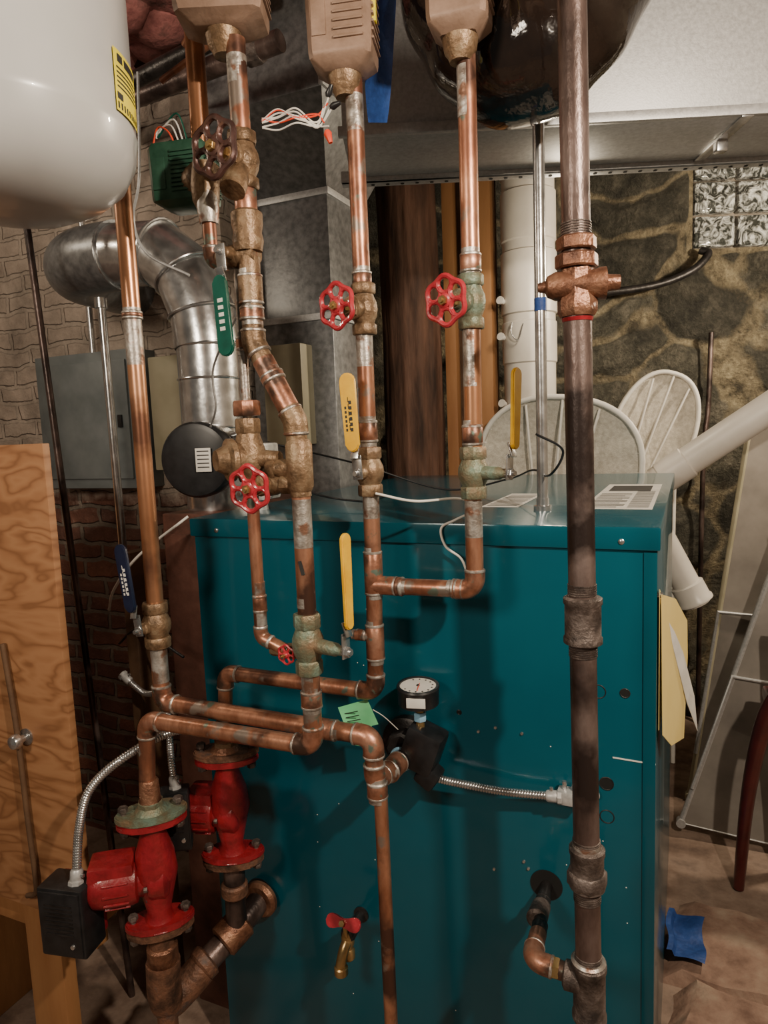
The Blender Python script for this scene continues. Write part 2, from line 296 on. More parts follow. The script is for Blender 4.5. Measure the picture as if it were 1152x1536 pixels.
def ballv(o,p,r,stem,lev,grip,body='bronze',ax=(0,0,1),L=.052,glen=.165,d=.05,gw=.03,off=.0,hexr=1.5):
    p=V(p); z=V(ax).normalized()
    for s_ in (-1,1): o.hexa(p,z*s_,L*.52,L,r*hexr,body,8)
    o.lathe(p-z*L*.6,z,[(0,r*1.2),(L*.15,r*1.35),(L*.4,r*1.68),(L*.6,r*1.74),(L*.8,r*1.68),(L*1.05,r*1.35),(L*1.2,r*1.2)],body)
    w=V(stem).normalized(); l=V(lev).normalized(); sd=w.cross(l).normalized(); l=sd.cross(w).normalized()
    o.lathe(p,w,[(0,r*.85),(d*.75,r*.72),(d*.8,r*.55),(d,r*.5)],body,18)
    o.hexa(p,w,d*.92,d*1.1,r*.55,'bright_steel'); o.cyl(p+w*d,p+w*(d+.014),.005,'bright_steel',10)
    c=p+w*d
    rot=Matrix((sd,l,w)).transposed()
    o.box(c+l*.012,(.022,.05,.003),'bright_steel',rot,.001)
    o.box(c+l*.045+w*.005,(.018,.03,.003),'bright_steel',Matrix.Rotation(math.radians(20),3,sd)@rot,.001)
    g=c+l*(.05+(glen-.05)/2)+w*.011
    poly=[];H=(glen-.04)/2;W2=gw/2
    for i in range(9):
        a=math.pi*i/8; poly.append((W2*math.cos(a)*1.0,H-W2+W2*math.sin(a)))
    for i in range(9):
        a=math.pi+math.pi*i/8; poly.append((W2*.82*math.cos(a),-H+W2*.82+W2*.82*math.sin(a)))
    o.prism(poly,g,sd,l,.009,grip,.0022)
    return g,sd,l,w
def flange(o,c,w2,d,m,rot=0,th=.016):
    poly=[]
    for i in range(28):
        a=2*math.pi*i/28; ca,sa=math.cos(a),math.sin(a)
        rr=1/math.sqrt((ca/w2)**2+(sa/d)**2); poly.append((rr*ca,rr*sa))
    u=V((math.cos(rot),math.sin(rot),0)); v=V((-math.sin(rot),math.cos(rot),0))
    o.prism(poly,c,u,v,th,m,.003)
def bolts(o,c,w2,rot,z0,z1,m='iron_fitting'):
    u=V((math.cos(rot),math.sin(rot),0))
    for s_ in (-1,1):
        q=V(c)+u*s_*w2*.74
        o.cyl(q+V((0,0,z0)),q+V((0,0,z1)),.006,m,10)
        o.hexa(q,(0,0,1),z1-.004,z1+.008,.0115,m); o.hexa(q,(0,0,1),z0-.008,z0+.004,.0115,m)
# ============================================================ ROOM
WA=math.radians(24)           # the rear foundation wall runs at 24 degrees to the boiler
WL=(.01,3.0,0)
def wp(x,off,z):              # point on / in front of the rear wall
    return (WL[0]+x*math.cos(WA)+off*math.sin(WA),WL[1]+x*math.sin(WA)-off*math.cos(WA),z)
o=O('floor'); o.b2((-3.7,-2.6,-.36),(2.7,4.6,-.30),'dirt_floor'); o.done()
o=O('ceiling'); o.b2((-3.7,-2.6,3.12),(2.7,4.6,3.2),'ceiling_wood'); o.done()
wx0,wx1,wz0,wz1=.0,1.0,2.48,3.04
o=O('wall_back')
# rubble relief: every stone bulges out of recessed mortar
st=.02; nx=int(6.9/st); nz_=int(round(3.42/st)); vs=[];jt=[];tn=[]
for i in range(nx+1):
    for j in range(nz_+1):
        x=-4.0+i*st; z=-.30+j*st
        wv=noise.noise_vector(V((x*1.6,z*1.6,3.3)))*.30+noise.noise_vector(V((x*5,z*5,1.1)))*.055+noise.noise_vector(V((x*14,z*14,6.1)))*.018
        q=V(((x+wv.x)*2.0,(z+wv.y)*2.7,.5))
        ds,ps=noise.voronoi(q,distance_metric='DISTANCE',exponent=2.5)
        e=ds[1]-ds[0]; k=min(1,max(0,(e-.06)/.28)); k=k*k*(3-2*k)
        t=(math.sin(ps[0].x*91.7+ps[0].y*47.3)*437.5)%1.0
        y=-.065*k*(.35+.65*t)-.020*noise.noise(V((x*6,z*6,7)))-.009*noise.noise(V((x*18,z*18,2)))
        if wx0-.03<x<wx1+.03 and wz0-.03<z<wz1+.03: y=0; e=0
        vs.append((x,y,z)); jt.append(e); tn.append(t)
fs=[]
for i in range(nx):
    for j in range(nz_):
        xc=-4.0+(i+.5)*st; zc=-.30+(j+.5)*st
        if wx0<xc<wx1 and wz0<zc<wz1: continue
        a=i*(nz_+1)+j; fs.append((a,a+1,a+nz_+2,a+nz_+1))
o.add(vs,fs,'field_stone'); o.attr={'joint':jt,'tone':tn}
o.b2((-4.0,.04,-.3),(wx0,.2,3.12),'concrete'); o.b2((wx1,.04,-.3),(2.9,.2,3.12),'concrete')
o.b2((wx0,.02,-.3),(wx1,.2,wz0),'concrete'); o.b2((wx0,.02,wz1),(wx1,.2,3.12),'concrete'); o.done(ang=80,loc=WL,rz=WA)
o=O('wall_left'); o.b2((-3.7,-2.6,-.3),(-3.6,1.6,3.12),'brick_wall'); o.done()
o=O('wall_right'); o.b2((2.6,-2.6,-.3),(2.7,4.4,3.12),'concrete'); o.done()
o=O('window_1')
o.b2((wx0,.05,wz0),(wx1,.12,wz1),'concrete')
for i in range(4):
    for j in range(3):
        cx=wx0+.125+i*.25; cz=wz0+.093+j*.186
        o.box((cx,.025,cz),(.232,.07,.168),'glass_block',None,.016,3)
        o.box((cx,-.008,cz),(.19,.012,.13),'glass_block',None,.005)
o.done(loc=WL,rz=WA)
o=O('wall_chimney'); o.b2((-3.6,.78,-.3),(-1.62,1.3,3.12),'brick_wall'); o.done()
o=O('ceiling_joists')
for i in range(9): o.b2((-3.2+i*.62,-2.5,2.90),(-3.15+i*.62,1.3,3.12),'joist',.003)
o.done()
o=O('ceiling_insulation')
for i in range(22):
    c=V((-1.75+random.uniform(-.35,.15),random.uniform(.1,.6),2.80+random.uniform(-.08,.15)))
    o.lathe(c-V((0,0,.09)),(random.uniform(-.4,.4),random.uniform(-.4,.4),1),[(0,.02),(.03,.09),(.08,.12),(.13,.10),(.17,.03)],'insulation',12)
o.b2((-2.2,.0,2.86),(-1.2,.54,2.90),'insulation',.01)
o.done()
# ============================================================ BOILER
X0,X1,YB,ZT=-1.20,-.052,1.5,1.31
o=O('boiler')
o.b2((X0,0,-.26),(X1,YB,1.285),'teal_paint',.004)
o.b2((X0-.008,-.008,1.262),(X1+.006,YB+.006,ZT),'teal_paint',.005)
o.b2((X0+.03,.03,-.30),(X1-.03,YB-.03,-.25),'black_iron')
o.b2((X1-.026,-.003,-.25),(X1-.001,.002,1.258),'teal_paint',.001)
for x in (-1.12,-.12):
    o.lathe((x,-.007,1.280),(0,-1,0),[(0,.006),(.003,.006),(.005,.003)],'bright_steel',12)
for x,z,r_ in ((-.113,.960,.0085),(-.150,.755,.013),(-.475,.87,.004)):
    o.lathe((x,-.0006,z),(0,-1,0),[(0,r_),(.0008,r_)],'hole_black',20)
    o.ring((x,-.001,z),(0,1,0),r_+.001,.0012,'black_iron',20,6)
for x,z in ((-.166,.957),(-.149,.680),(-.205,.92)): o.ring((x,-.0005,z),(0,1,0),.0145,.0011,'black_iron',24,6)
for i in range(20):
    x=random.uniform(-.9,-.1); z=random.uniform(0,1.1); o.lathe((x,-.0003,z),(0,-1,0),[(0,.0015),(.0006,.001)],'white_plastic',8)
for x,z in ((-.43,.83),(-.39,.845),(-.40,.50),(-.33,.84),(-.32,.52),(-.33,.535)): o.lathe((x,-.0005,z),(0,-1,0),[(0,.004),(.003,.003)],'bright_steel',10)
o.box((-.095,-.001,.815),(.085,.001,.003),'white_plastic',Matrix.Rotation(.02,3,'Y'))
o.lathe((-.280,-.001,.49),(0,-1,0),[(0,.036),(.001,.036)],'hole_black',28)
o.lathe((-1.06,-.001,.27),(0,-1,0),[(0,.045),(.001,.045)],'hole_black',28)
zt=ZT+.0006
def label(pts,m='paper'): o.quad([V((a,b,zt)) for a,b in pts],m)
label([(-.50,.30),(-.40,.30),(-.40,.66),(-.50,.66)]); label([(-.24,.28),(-.075,.28),(-.075,.98),(-.24,.98)])
zt+=.0005
for i in range(12): label([(-.23,.32+i*.03),(-.145 if i%3 else -.16,.32+i*.03),(-.145 if i%3 else -.16,.33+i*.03),(-.23,.33+i*.03)],'ink')
for i in range(18): label([(-.135,.32+i*.024),(-.085,.32+i*.024),(-.085,.328+i*.024),(-.135,.328+i*.024)],'ink')
label([(-.22,.74),(-.10,.74),(-.10,.92),(-.22,.92)],'ink')
for i in range(9): label([(-.49,.33+i*.034),(-.41,.33+i*.034),(-.41,.341+i*.034),(-.49,.341+i*.034)],'ink')
o.done()
# ============================================================ AQUASTAT + GAUGE
o=O('aquastat_control')
o.lathe((-.60,0,.785),(0,-1,0),[(0,.062),(.022,.062),(.026,.056)],'black_iron',32)
o.lathe((-.60,0,.785),(0,-1,0),[(0,.042),(.055,.040),(.06,.034)],'black_iron',8)
o.box((-.545,-.055,.80),(.085,.07,.10),'black_plastic',Matrix.Rotation(.35,3,'Y'),.012)
o.box((-.53,-.062,.74),(.05,.05,.05),'black_plastic',Matrix.Rotation(.6,3,'Y'),.01)
o.cyl((-.548,-.06,.84),(-.548,-.06,.905),.010,'brass',14); o.hexa((-.548,-.06,.865),(0,0,1),0,.02,.015,'blue_tape_light')
o.done()
o=O('pressure_gauge')
ga=V((.02,-.06,1)).normalized(); gp=V((-.550,-.062,.905))
o.lathe(gp,ga,[(0,.02),(.003,.046),(.038,.047),(.042,.049),(.046,.047),(.046,.042),(.042,.041)],'black_plastic',36)
o.lathe(gp,ga,[(.0425,.0410),(.0432,.0410)],'paper',36)
o.box(gp+V((.012,-.047,.020)),(.042,.003,.022),'paper',Matrix.Rotation(.2,3,'Z'),.0005)
u,v,w=basis(ga)
for k in range(11):
    a=math.radians(-40+k*26); q=gp+ga*.0438+(u*math.cos(a)+v*math.sin(a))*.033
    o.box(q,(.0035,.0035,.0008),'ink')
o.tube([gp+ga*.0445-u*.01,gp+ga*.0445+u*.027+v*.008],.001,'red_wire',6); o.lathe(gp,ga,[(.0432,.004),(.046,.003)],'ink',12)
o.done()
o=O('inspection_tag')
o.quad([(-.715,-.14,.905),(-.650,-.12,.925),(-.630,-.11,.865),(-.70,-.13,.845)],'green_tag')
o.quad([(-.700,-.10,.855),(-.655,-.09,.865),(-.665,-.08,.790),(-.705,-.10,.800)],'green_tag')
for k in range(5): o.box((-.685+.003*k,-.1345,.895-k*.009),(.035,.0005,.002),'ink',Matrix.Rotation(-.3,3,'Y'))
o.tube(smooth_path([(-.64,-.115,.90),(-.62,-.1,.88),(-.60,-.07,.84)]),.001,'white_plastic',6)
o.done()
# ============================================================ RISERS A,B
rA=.0178
o=O('copper_riser_pipe')
o.cyl((-.621,-.12,1.83),(-.621,-.12,2.22),rA,'copper'); tinned(o,(-.621,-.12,2.12),(-.621,-.12,2.19),rA)
o.cyl((-.621,-.12,1.25),(-.621,-.12,1.80),rA,'copper')
tinned(o,(-.621,-.12,1.655),(-.621,-.12,1.725),rA); joint(o,(-.621,-.12,1.83),(0,0,1),rA,.03)
tinned(o,(-.621,-.12,1.335),(-.621,-.12,1.39),rA); joint(o,(-.621,-.12,1.52),(0,0,1),rA,.04)
joint(o,(-.622,-.12,1.215),(0,0,1),rA,.09); o.cyl((-.622,-.12,1.188),(-.565,-.12,1.188),rA*1.15,'copper_fitting')
joint(o,(-.563,-.12,1.188),(1,0,0),rA,.014,wash=.012)
run(o,[(-.622,-.12,1.20),(-.628,-.12,.945),(-1.035,-.12,.945),(-1.048,-.12,.80)],rA)
joint(o,(-.625,-.12,1.06),(0,0,1),rA,.075); o.cyl((-.625,-.12,1.075),(-.668,-.13,1.075),.012,'copper_fitting'); joint(o,(-.655,-.127,1.075),(-1,0,0),.011,.018)
run(o,[(-.56,-.12,1.188),(-.394,-.12,1.190),(-.394,-.12,1.40)],rA)
joint(o,(-.43,-.12,1.19),(1,0,0),rA,.02); tinned(o,(-.394,-.12,1.30),(-.394,-.12,1.375),rA)
o.done()
o=O('copper_riser_pipe')
o.cyl((-.391,-.12,1.45),(-.388,-.12,1.80),rA,'copper_bright'); o.cyl((-.388,-.12,1.78),(-.387,-.12,2.22),rA,'copper')
tinned(o,(-.388,-.12,2.10),(-.388,-.12,2.19),rA); tinned(o,(-.390,-.12,1.60),(-.389,-.12,1.725),rA)
joint(o,(-.388,-.12,1.835),(0,0,1),rA,.03); joint(o,(-.392,-.12,1.505),(0,0,1),rA,.035)
o.done()
o=O('gate_valve'); gate(o,(-.619,-.12,1.772),rA,(-.25,-1,-.03),.044,.085); o.done()
o=O('gate_valve'); gate(o,(-.389,-.12,1.762),rA,(-.30,-1,-.08),.045,.085,body='bronze_green',packing='bronze_green'); o.done()
def grip_text(o,g,sd,l,w,m='ink',n=5):
    for k in range(n):
        o.box(g+l*(-.03+k*.014)+sd*.0+w*.0048,(.0012,.010,.0006),m,Matrix((sd,l,w)).transposed())
    for k in range(6):
        o.box(g+l*(-.035+k*.009)+sd*.007+w*.0048,(.004,.0055,.0006),m,Matrix((sd,l,w)).transposed())
        o.box(g+l*(-.035+k*.011)-sd*.004+w*.0048,(.006,.007,.0006),m,Matrix((sd,l,w)).transposed())
o=O('ball_valve'); g=ballv(o,(-.621,-.12,1.435),rA,(-.03,-1,0),(-.05,0,1),'yellow_vinyl',glen=.20,gw=.036,d=.055); grip_text(o,*g); o.done()
o=O('ball_valve'); g=ballv(o,(-.392,-.12,1.430),rA,(.95,-.35,0),(.06,.05,1),'yellow_vinyl',body='bronze_green',glen=.195,gw=.028,d=.085); o.done()
def zonehead(name,x,y,z,sx,sy,sz,m,rz=.25,stem=True):
    o=O(name); rot=Matrix.Rotation(rz,3,'Z')
    L=[(0,.60),(.03*sz,.72),(.09*sz,.97),(.14*sz,1.0),(.92*sz,1.05),(sz,.97)]
    vs=[];fs=[]
    def sect(k,zz):
        hx,hy=sx/2*k,sy/2*k; c=.20*min(hx,hy)
        return [V((a,b,zz)) for a,b in ((hx-c,-hy),(hx,-hy+c),(hx,hy-c),(hx-c,hy),(-hx+c,hy),(-hx,hy-c),(-hx,-hy+c),(-hx+c,-hy))]
    for t,k in L: vs+=[rot@q+V((x,y,z)) for q in sect(k,t)]
    for j in range(len(L)-1):
        for i in range(8): a=j*8+i;b=j*8+(i+1)%8; fs.append((a,b,b+8,a+8))
    fs.append(tuple(range(8))[::-1]); fs.append(tuple(range(8*len(L)-8,8*len(L))))
    o.add(vs,fs,m)
    for i in range(10):
        zz=z+sz*(.22+i*.068)
        o.box(V((x,y,zz))+rot@V((sx*.505,0,0)),(.009,sy*.74,.005),m,rot,.001)
        o.box(V((x,y,zz))+rot@V((sx*.16,-sy*.505,0)),(sx*.46,.009,.005),m,rot,.001)
    o.box(V((x,y,z+sz*.5))+rot@V((-sx*.30,-sy*.51,0)),(.028,.004,sz*.5),m,rot,.001)
    if m=='zone_tan': o.box(V((x,y,z+sz*.60))+rot@V((sx*.515,-sy*.18,0)),(.012,.014,sz*.45),'yellow_label',rot,.001)
    if stem:
        o.lathe((x,y,z-.040),(0,0,1),[(0,.020),(.010,.024),(.018,.030),(.040,.034)],'bronze',20)
    return o
o=zonehead('zone_valve',-.635,-.13,2.225,.125,.10,.22,'zone_tan'); o.done()
o=zonehead('zone_valve',-.395,-.13,2.235,.110,.09,.22,'zone_tan',.1); o.done()
o=zonehead('zone_valve',-.80,-.30,2.265,.16,.11,.20,'zone_tan',.4); o.done()
# ============================================================ PIPE C
o=O('copper_supply_pipe'); yC=-.30
o.cyl((-.775,yC,2.25),(-.773,yC,1.80),.0185,'copper'); tinned(o,(-.775,yC,2.17),(-.775,yC,2.22),.0185); tinned(o,(-.774,yC,1.95),(-.774,yC,2.0),.0185)
joint(o,(-.773,yC,1.955),(0,0,1),.0185,.06)
o.lathe((-.773,yC,1.87),(0,0,1),[(0,.026),(.02,.03),(.035,.027),(.05,.03),(.07,.03),(.075,.024)],'bronze',20)
run(o,[(-.773,yC,1.86),(-.774,yC,1.70),(-.690,yC,1.545),(-.686,yC,1.40)],.0205,'bronze','bronze')
joint(o,(-.774,yC,1.80),(0,0,1),.0205,.05,'bronze'); joint(o,(-.774,yC,1.755),(0,0,1),.0205,.02)
o.cyl((-.755,yC,1.665),(-.703,yC,1.57),.0215,'copper_fitting'); joint(o,(-.735,yC,1.63),(-.084,0,.155),.0205,.012)
o.lathe((-.686,yC,1.41),(0,0,1),[(0,.021),(.01,.026),(.09,.026),(.10,.021)],'bronze',22); o.cyl((-.686,yC,1.455),(-.75,yC,1.455),.019,'bronze'); o.hexa((-.735,yC,1.455),(-1,0,0),0,.018,.025,'bronze')
run(o,[(-.686,yC,1.42),(-.687,yC,.890),(-1.125,yC,.885),(-1.140,yC,.73)],.0185)
tinned(o,(-.686,yC,1.30),(-.686,yC,1.395),.0185); tinned(o,(-.687,yC,1.18),(-.687,yC,1.20),.0185); tinned(o,(-.687,yC,.985),(-.687,yC,1.05),.0185)
joint(o,(-.687,yC,.99),(0,0,1),.0185,.03)
o.box((-.683,yC-.0185,1.262),(.008,.001,.028),'ink',Matrix.Rotation(-.25,3,'Y'))
o.done()
o=O('ball_valve'); ballv(o,(-.688,yC,1.105),.0185,(1,-.25,0),(-.01,0,1),'yellow_vinyl',body='bronze_green',L=.062,glen=.225,d=.100,gw=.026); o.done()
o=O('gate_valve'); gate(o,(-.774,yC,2.035),.0195,(-.12,-1,.02),.052,.075,wm='wheel_brown')
o.lathe((-.774,yC,2.035),(0,-.5,-.8),[(0,.02),(.03,.022),(.05,.024),(.075,.024)],'bronze',20); o.done()
# ============================================================ PIPE D
o=O('copper_fill_pipe')
o.cyl((-.905,-.25,2.10),(-.905,-.25,2.62),.019,'copper_bright')
run(o,[(-.862,yC,2.00),(-.860,yC,1.865),(-.825,yC,1.855)],.0135); o.lathe((-.861,yC,1.935),(0,0,1),[(0,.018),(.03,.022),(.06,.018)],'solder',18)
o.cyl((-.80,yC,1.84),(-.80,yC,1.42),.009,'solder'); joint(o,(-.80,yC,1.70),(0,0,1),.011,.02)
run(o,[(-.799,yC,1.40),(-.799,yC,1.108),(-.735,yC,1.085)],.0125); joint(o,(-.797,yC,1.18),(0,0,1),.0125,.03,wash=.03)
o.done()
o=O('ball_valve'); o.lathe((-.84,yC,1.865),(1,0,0),[(0,.018),(.02,.022),(.05,.022),(.085,.018)],'bronze',20)
g=ballv(o,(-.800,yC,1.865),.0135,(-.05,-1,0),(.05,0,-1),'green_vinyl',ax=(1,0,0),L=.034,glen=.190,d=.05,gw=.036)
for k in range(5): o.box(g[0]+g[2]*(-.028+k*.013)+g[3]*.0048,(.012,.007,.0006),'paper',Matrix((g[1],g[2],g[3])).transposed())
o.done()
o=O('pressure_reducing_valve')
o.hexa((-.80,yC,1.56),(0,0,1),0,.03,.028,'copper_fitting',8); o.hexa((-.80,yC,1.525),(0,0,1),0,.03,.026,'bronze',8)
o.lathe((-.80,yC,1.43),(0,0,1),[(0,.022),(.02,.03),(.05,.036),(.07,.03),(.09,.024),(.10,.022)],'bronze',24)
o.lathe((-.80,yC,1.475),(-.55,-.8,0),[(0,.03),(.03,.034),(.035,.042),(.045,.042),(.05,.03),(.07,.02)],'bronze',28)
o.lathe((-.80,yC,1.475),(1,0,0),[(0,.02),(.05,.016),(.07,.014)],'bronze',16)
o.done()
o=O('gate_valve'); gate(o,(-.755,yC,1.425),.015,(-.02,-1,-.05),.044,.070,up=(1,0,0)); o.done()
o=O('gate_valve'); gate(o,(-.728,yC+.01,1.083),.010,(-.1,-1,0),.020,.026,up=(1,0,0)); o.done()
# ============================================================ PIPE L
o=O('copper_return_pipe'); yL=-.22; rL=.0195
o.cyl((-1.148,yL,1.11),(-1.148,yL,2.45),rL,'copper_bright'); tinned(o,(-1.148,yL,1.69),(-1.148,yL,1.79),rL); joint(o,(-1.148,yL,1.80),(0,0,1),rL,.012,wash=.01)
run(o,[(-1.149,yL,1.06),(-1.150,yL,.893),(-.592,yL,.890),(-.592,yL,.79),(-.592,-.03,.77)],rL,R=1.35)
tinned(o,(-1.149,yL,.945),(-1.149,yL,1.03),rL)
joint(o,(-.70,yL,.890),(1,0,0),rL,.04)
o.cyl((-.58,yL,.775),(-.575,yL,-.30),.0145,'copper'); joint(o,(-.587,yL,.775),(0,0,1),.019,.03)
joint(o,(-.592,-.12,.775),(0,1,-.05),rL*1.1,.05); o.ring((-.592,-.075,.772),(0,1,0),.025,.004,'blue_tape_light')
o.done()
o=O('ball_valve'); g=ballv(o,(-1.149,yL,1.085),rL,(-.05,-1,0),(-.13,0,1),'blue_vinyl',body='bronze',L=.055,glen=.20,d=.055,gw=.036,hexr=1.6); grip_text(o,*g,m='paper'); o.done()
# ============================================================ IRON PIPE
rI=.0232
o=O('iron_gas_pipe')
def ix(z): return -.155-(z-.4)*.0112
def ip(z): return V((ix(z),-.25,z))
o.cyl(ip(-.30),ip(3.12),rI,'iron_pipe')
for z in (1.835,1.70,1.235,1.125,.765,.665,.54,.40):
    for k in range(5): o.ring(ip(z)+V((0,0,(k-2)*.004)),(0,0,1),rI,.0017,'iron_fitting' ,22,5)
def band(z,h,k=1.38,m='iron_fitting'):
    o.lathe(ip(z-h/2),(0,0,1),[(0,rI*1.2),(.003,rI*k*1.04),(.012,rI*k*1.04),(.015,rI*k*.97),(h-.015,rI*k*.97),(h-.012,rI*k*1.04),(h-.003,rI*k*1.04),(h,rI*1.2)],m,28)
band(1.18,.085); band(.72,.080,1.32); band(.475,.115,1.30)
o.hexa(ip(.70),(0,0,1),-.014,.014,rI*1.55,'iron_fitting',8)
o.lathe(ip(.75),(0,0,1),[(0,rI*1.05),(.004,rI*1.10),(.014,rI*1.08),(.018,rI*1.01)],'solder',24)
o.lathe(ip(.53),(0,0,1),[(0,rI*1.2),(.006,rI*1.36),(.010,rI*1.2)],'solder',24)
o.lathe(ip(.495),(-1,0,0),[(0,.026),(.042,.026),(.046,.02)],'iron_fitting',20)
o.done()
o=O('gas_shutoff_cock')
o.hexa(ip(1.80),(0,0,1),-.028,-.005,rI*1.5,'cock_bronze',8); o.hexa(ip(1.80),(0,0,1),.0,.022,rI*1.4,'cock_bronze',8)
o.lathe(ip(1.695),(0,0,1),[(0,rI*1.2),(.008,rI*1.4),(.025,rI*1.4),(.035,rI*1.2),(.075,rI*1.2)],'cock_bronze',8)
o.lathe(ip(1.745)-V((.060,.02,0)),(1,.25,0),[(0,.007),(.012,.010),(.015,.017),(.028,.023),(.09,.023),(.10,.026),(.108,.026),(.11,.014),(.13,.012)],'cock_bronze',22)
o.lathe(ip(1.693),(0,0,1),[(-.006,rI*1.04),(0,rI*1.12)],'red_paint',24)
o.done()
o=O('black_tapping_pipe')
run(o,[(-.28,.02,.49),(-.278,-.06,.485),(-.265,-.155,.50),(-.262,-.235,.505)],.0135,'black_iron','black_iron',solder='black_iron')
o.lathe((-.278,-.07,.487),(0,-1,.1),[(0,.02),(.05,.022),(.055,.016)],'iron_fitting',20)
run(o,[(-.265,-.17,.50),(-.262,-.25,.505),(-.20,-.25,.50)],.017,'copper_fitting','copper_fitting')
o.hexa((-.225,-.25,.502),(1,0,0),0,.016,.02,'brass'); o.cyl((-.22,-.25,.502),(-.16,-.25,.50),.012,'iron_fitting')
o.done()
def ribbed(name,pts,r,m='bright_steel',pitch=.006,n=12,ends=True):
    P=smooth_path(pts,40)
    Q=[P[0]];acc=0
    step=pitch/3
    for a,b in zip(P,P[1:]):
        d=(b-a).length; t=step-acc
        while t<=d: Q.append(a.lerp(b,t/d)); t+=step
        acc=d-(t-step)
    K=len(Q)
    o=O(name)
    prof=[1.0,1.0,.84]
    def rf(t): return r*prof[int(round(t*(K-1)))%3]
    o.tube(Q,r,m,n,rfun=rf)
    if ends:
        for p,q in ((Q[0],Q[min(6,K-1)]),(Q[-1],Q[max(K-7,0)])):
            w=(q-p).normalized(); o.lathe(p,w,[(-.008,r*1.1),(.0,r*1.35),(.018,r*1.35),(.022,r*1.1)],'galvanized',16)
            o.hexa(p,w,-.012,-.002,r*1.7,'galvanized',8); u_,v_,_=basis(w); o.cyl(p+w*.01+v_*r*1.2,p+w*.01+v_*r*2.1,.004,'bright_steel',8)
    return o.done()
ribbed('flexible_conduit',[(-.545,-.05,.728),(-.47,-.05,.724),(-.36,-.04,.718),(-.25,-.03,.722)],.0095)
o=O('conduit_connector'); o.box((-.225,-.02,.722),(.05,.035,.03),'galvanized',None,.006); o.cyl((-.20,-.02,.725),(-.17,0,.73),.013,'galvanized')
o.cyl((-.235,-.02,.735),(-.235,-.02,.755),.005,'bright_steel',8); o.cyl((-.215,-.02,.735),(-.215,-.02,.75),.005,'bright_steel',8); o.done()
# ============================================================ PUMPS
def pump(name,x,y,zc,md,boxc,boxs,brot,h=.165,greencap=True,frot=0.0,mlen=1.0):
    o=O(name); c=V((x,y,zc)); md=V(md).normalized(); ang=frot
    zt=zc+h*.88; zb=zc-h*.72
    up=V((0,0,1))
    o.lathe(V((x,y,zb)),up,[(0,.044),(.012,.034),(.035,.027),(h*.50,.038),(h*.8,.050),(h*1.1,.044),(h*1.4,.028),(h*1.50,.032),(h*1.6,.044)],'red_paint',28)
    o.lathe(c-md*.034,md,[(0,.028),(.006,.044),(.014,.052),(.042,.052),(.050,.048),(.052,.042)],'red_paint',36)
    for k in range(6):
        u,v,w=basis(md); a=2*math.pi*k/6; q=c+md*.016+(u*math.cos(a)+v*math.sin(a))*.048; o.hexa(q,md,0,.008,.006,'iron_fitting')
    M=mlen
    o.lathe(c+md*.018,md,[(0,.040),(.02*M,.040),(.024*M,.050),(.035*M,.053),(.10*M,.053),(.12*M,.049),(.13*M,.04)],'red_paint',32)
    for k in range(14):
        u,v,w=basis(md); a=2*math.pi*k/14; q=c+md*.085*M+(u*math.cos(a)+v*math.sin(a))*.053; rot=Matrix(((u*math.cos(a)+v*math.sin(a)),(-u*math.sin(a)+v*math.cos(a)),md)).transposed(); o.box(q,(.008,.004,.055*M),'red_paint',rot,.001)
    rz=Matrix.Rotation(math.atan2(md.y,md.x),3,'Z')
    o.box(c+md*.095*M+up*.028,(.10*M,.080,.066),'red_paint',rz,.008)
    bx=V(boxc); rb=Matrix.Rotation(brot,3,'Z'); sx,sy,sz=boxs
    o.box(bx,boxs,'black_plastic',rb,.006)
    o.box(bx+rb@V((0,-sy/2,0)),(sx*.90,.008,sz*.92),'black_plastic',rb,.003)
    for k in range(8): o.box(bx+rb@V((-.002,-sy/2-.004,sz*.28-.010*k)),(sx*.62,.002,.004),'black_iron',rb)
    o.box(bx+rb@V((0,sy/2+.008,.0)),(sx*.9,.018,sz*.85),'red_paint',rb,.004)
    o.lathe(bx+rb@V((sx*.25,-sy/2-.003,-sz*.3)),rb@V((0,-1,0)),[(0,.006),(.004,.005)],'bright_steel',12)
    for z,m2 in ((zt-.006,'red_paint'),(zb+.006,'red_paint')): flange(o,(x,y,z),.080,.042,m2,ang)
    flange(o,(x,y,zt+.012),.082,.045,'bronze_green' if greencap else 'rusty_iron',ang); flange(o,(x,y,zb-.012),.078,.042,'rusty_iron',ang)
    bolts(o,(x,y,zt+.003),.082,ang,-.028,.028); bolts(o,(x,y,zb-.003),.080,ang,-.028,.028,)
    o.lathe((x,y,zt+.018),up,[(0,.040),(.008,.034),(.014,.027),(.022,.025)],'bronze_green' if greencap else 'cock_bronze',24)
    o.hexa((x,y,zt+.03),up,0,.014,.029,'bronze_green' if greencap else 'bronze',8)
    o.lathe((x,y,zt+.04),up,[(0,.027),(.01,.024),(.05,.022),(.055,.019)],'cock_bronze',20)
    o.done(); return zt,zb
zt1,zb1=pump('circulator_pump',-1.135,-.30,.50,(-.8,-.6,0),(-1.287,-.415,.445),(.115,.075,.165),.20,frot=.75)
zt2,zb2=pump('circulator_pump',-1.050,-.12,.580,(-1,-.30,0),(-1.150,-.205,.588),(.072,.045,.155),.60,greencap=False,frot=.5,mlen=.72)
o=O('rusty_return_manifold')
o.cyl((-1.135,-.30,zb1-.02),(-1.137,-.30,.20),.028,'rusty_iron'); o.lathe((-1.136,-.30,.275),(0,0,1),[(0,.03),(.008,.036),(.045,.036),(.05,.03)],'cock_bronze',24)
o.tube(smooth_path([(-1.137,-.30,.28),(-1.14,-.30,.20),(-1.145,-.28,.155),(-1.13,-.24,.165),(-1.11,-.20,.19)],8),.040,'rusty_iron',24)
o.tube([(-1.12,-.22,.18),(-1.055,-.07,.255),(-1.05,.0,.27)],.031,'iron_pipe',24)
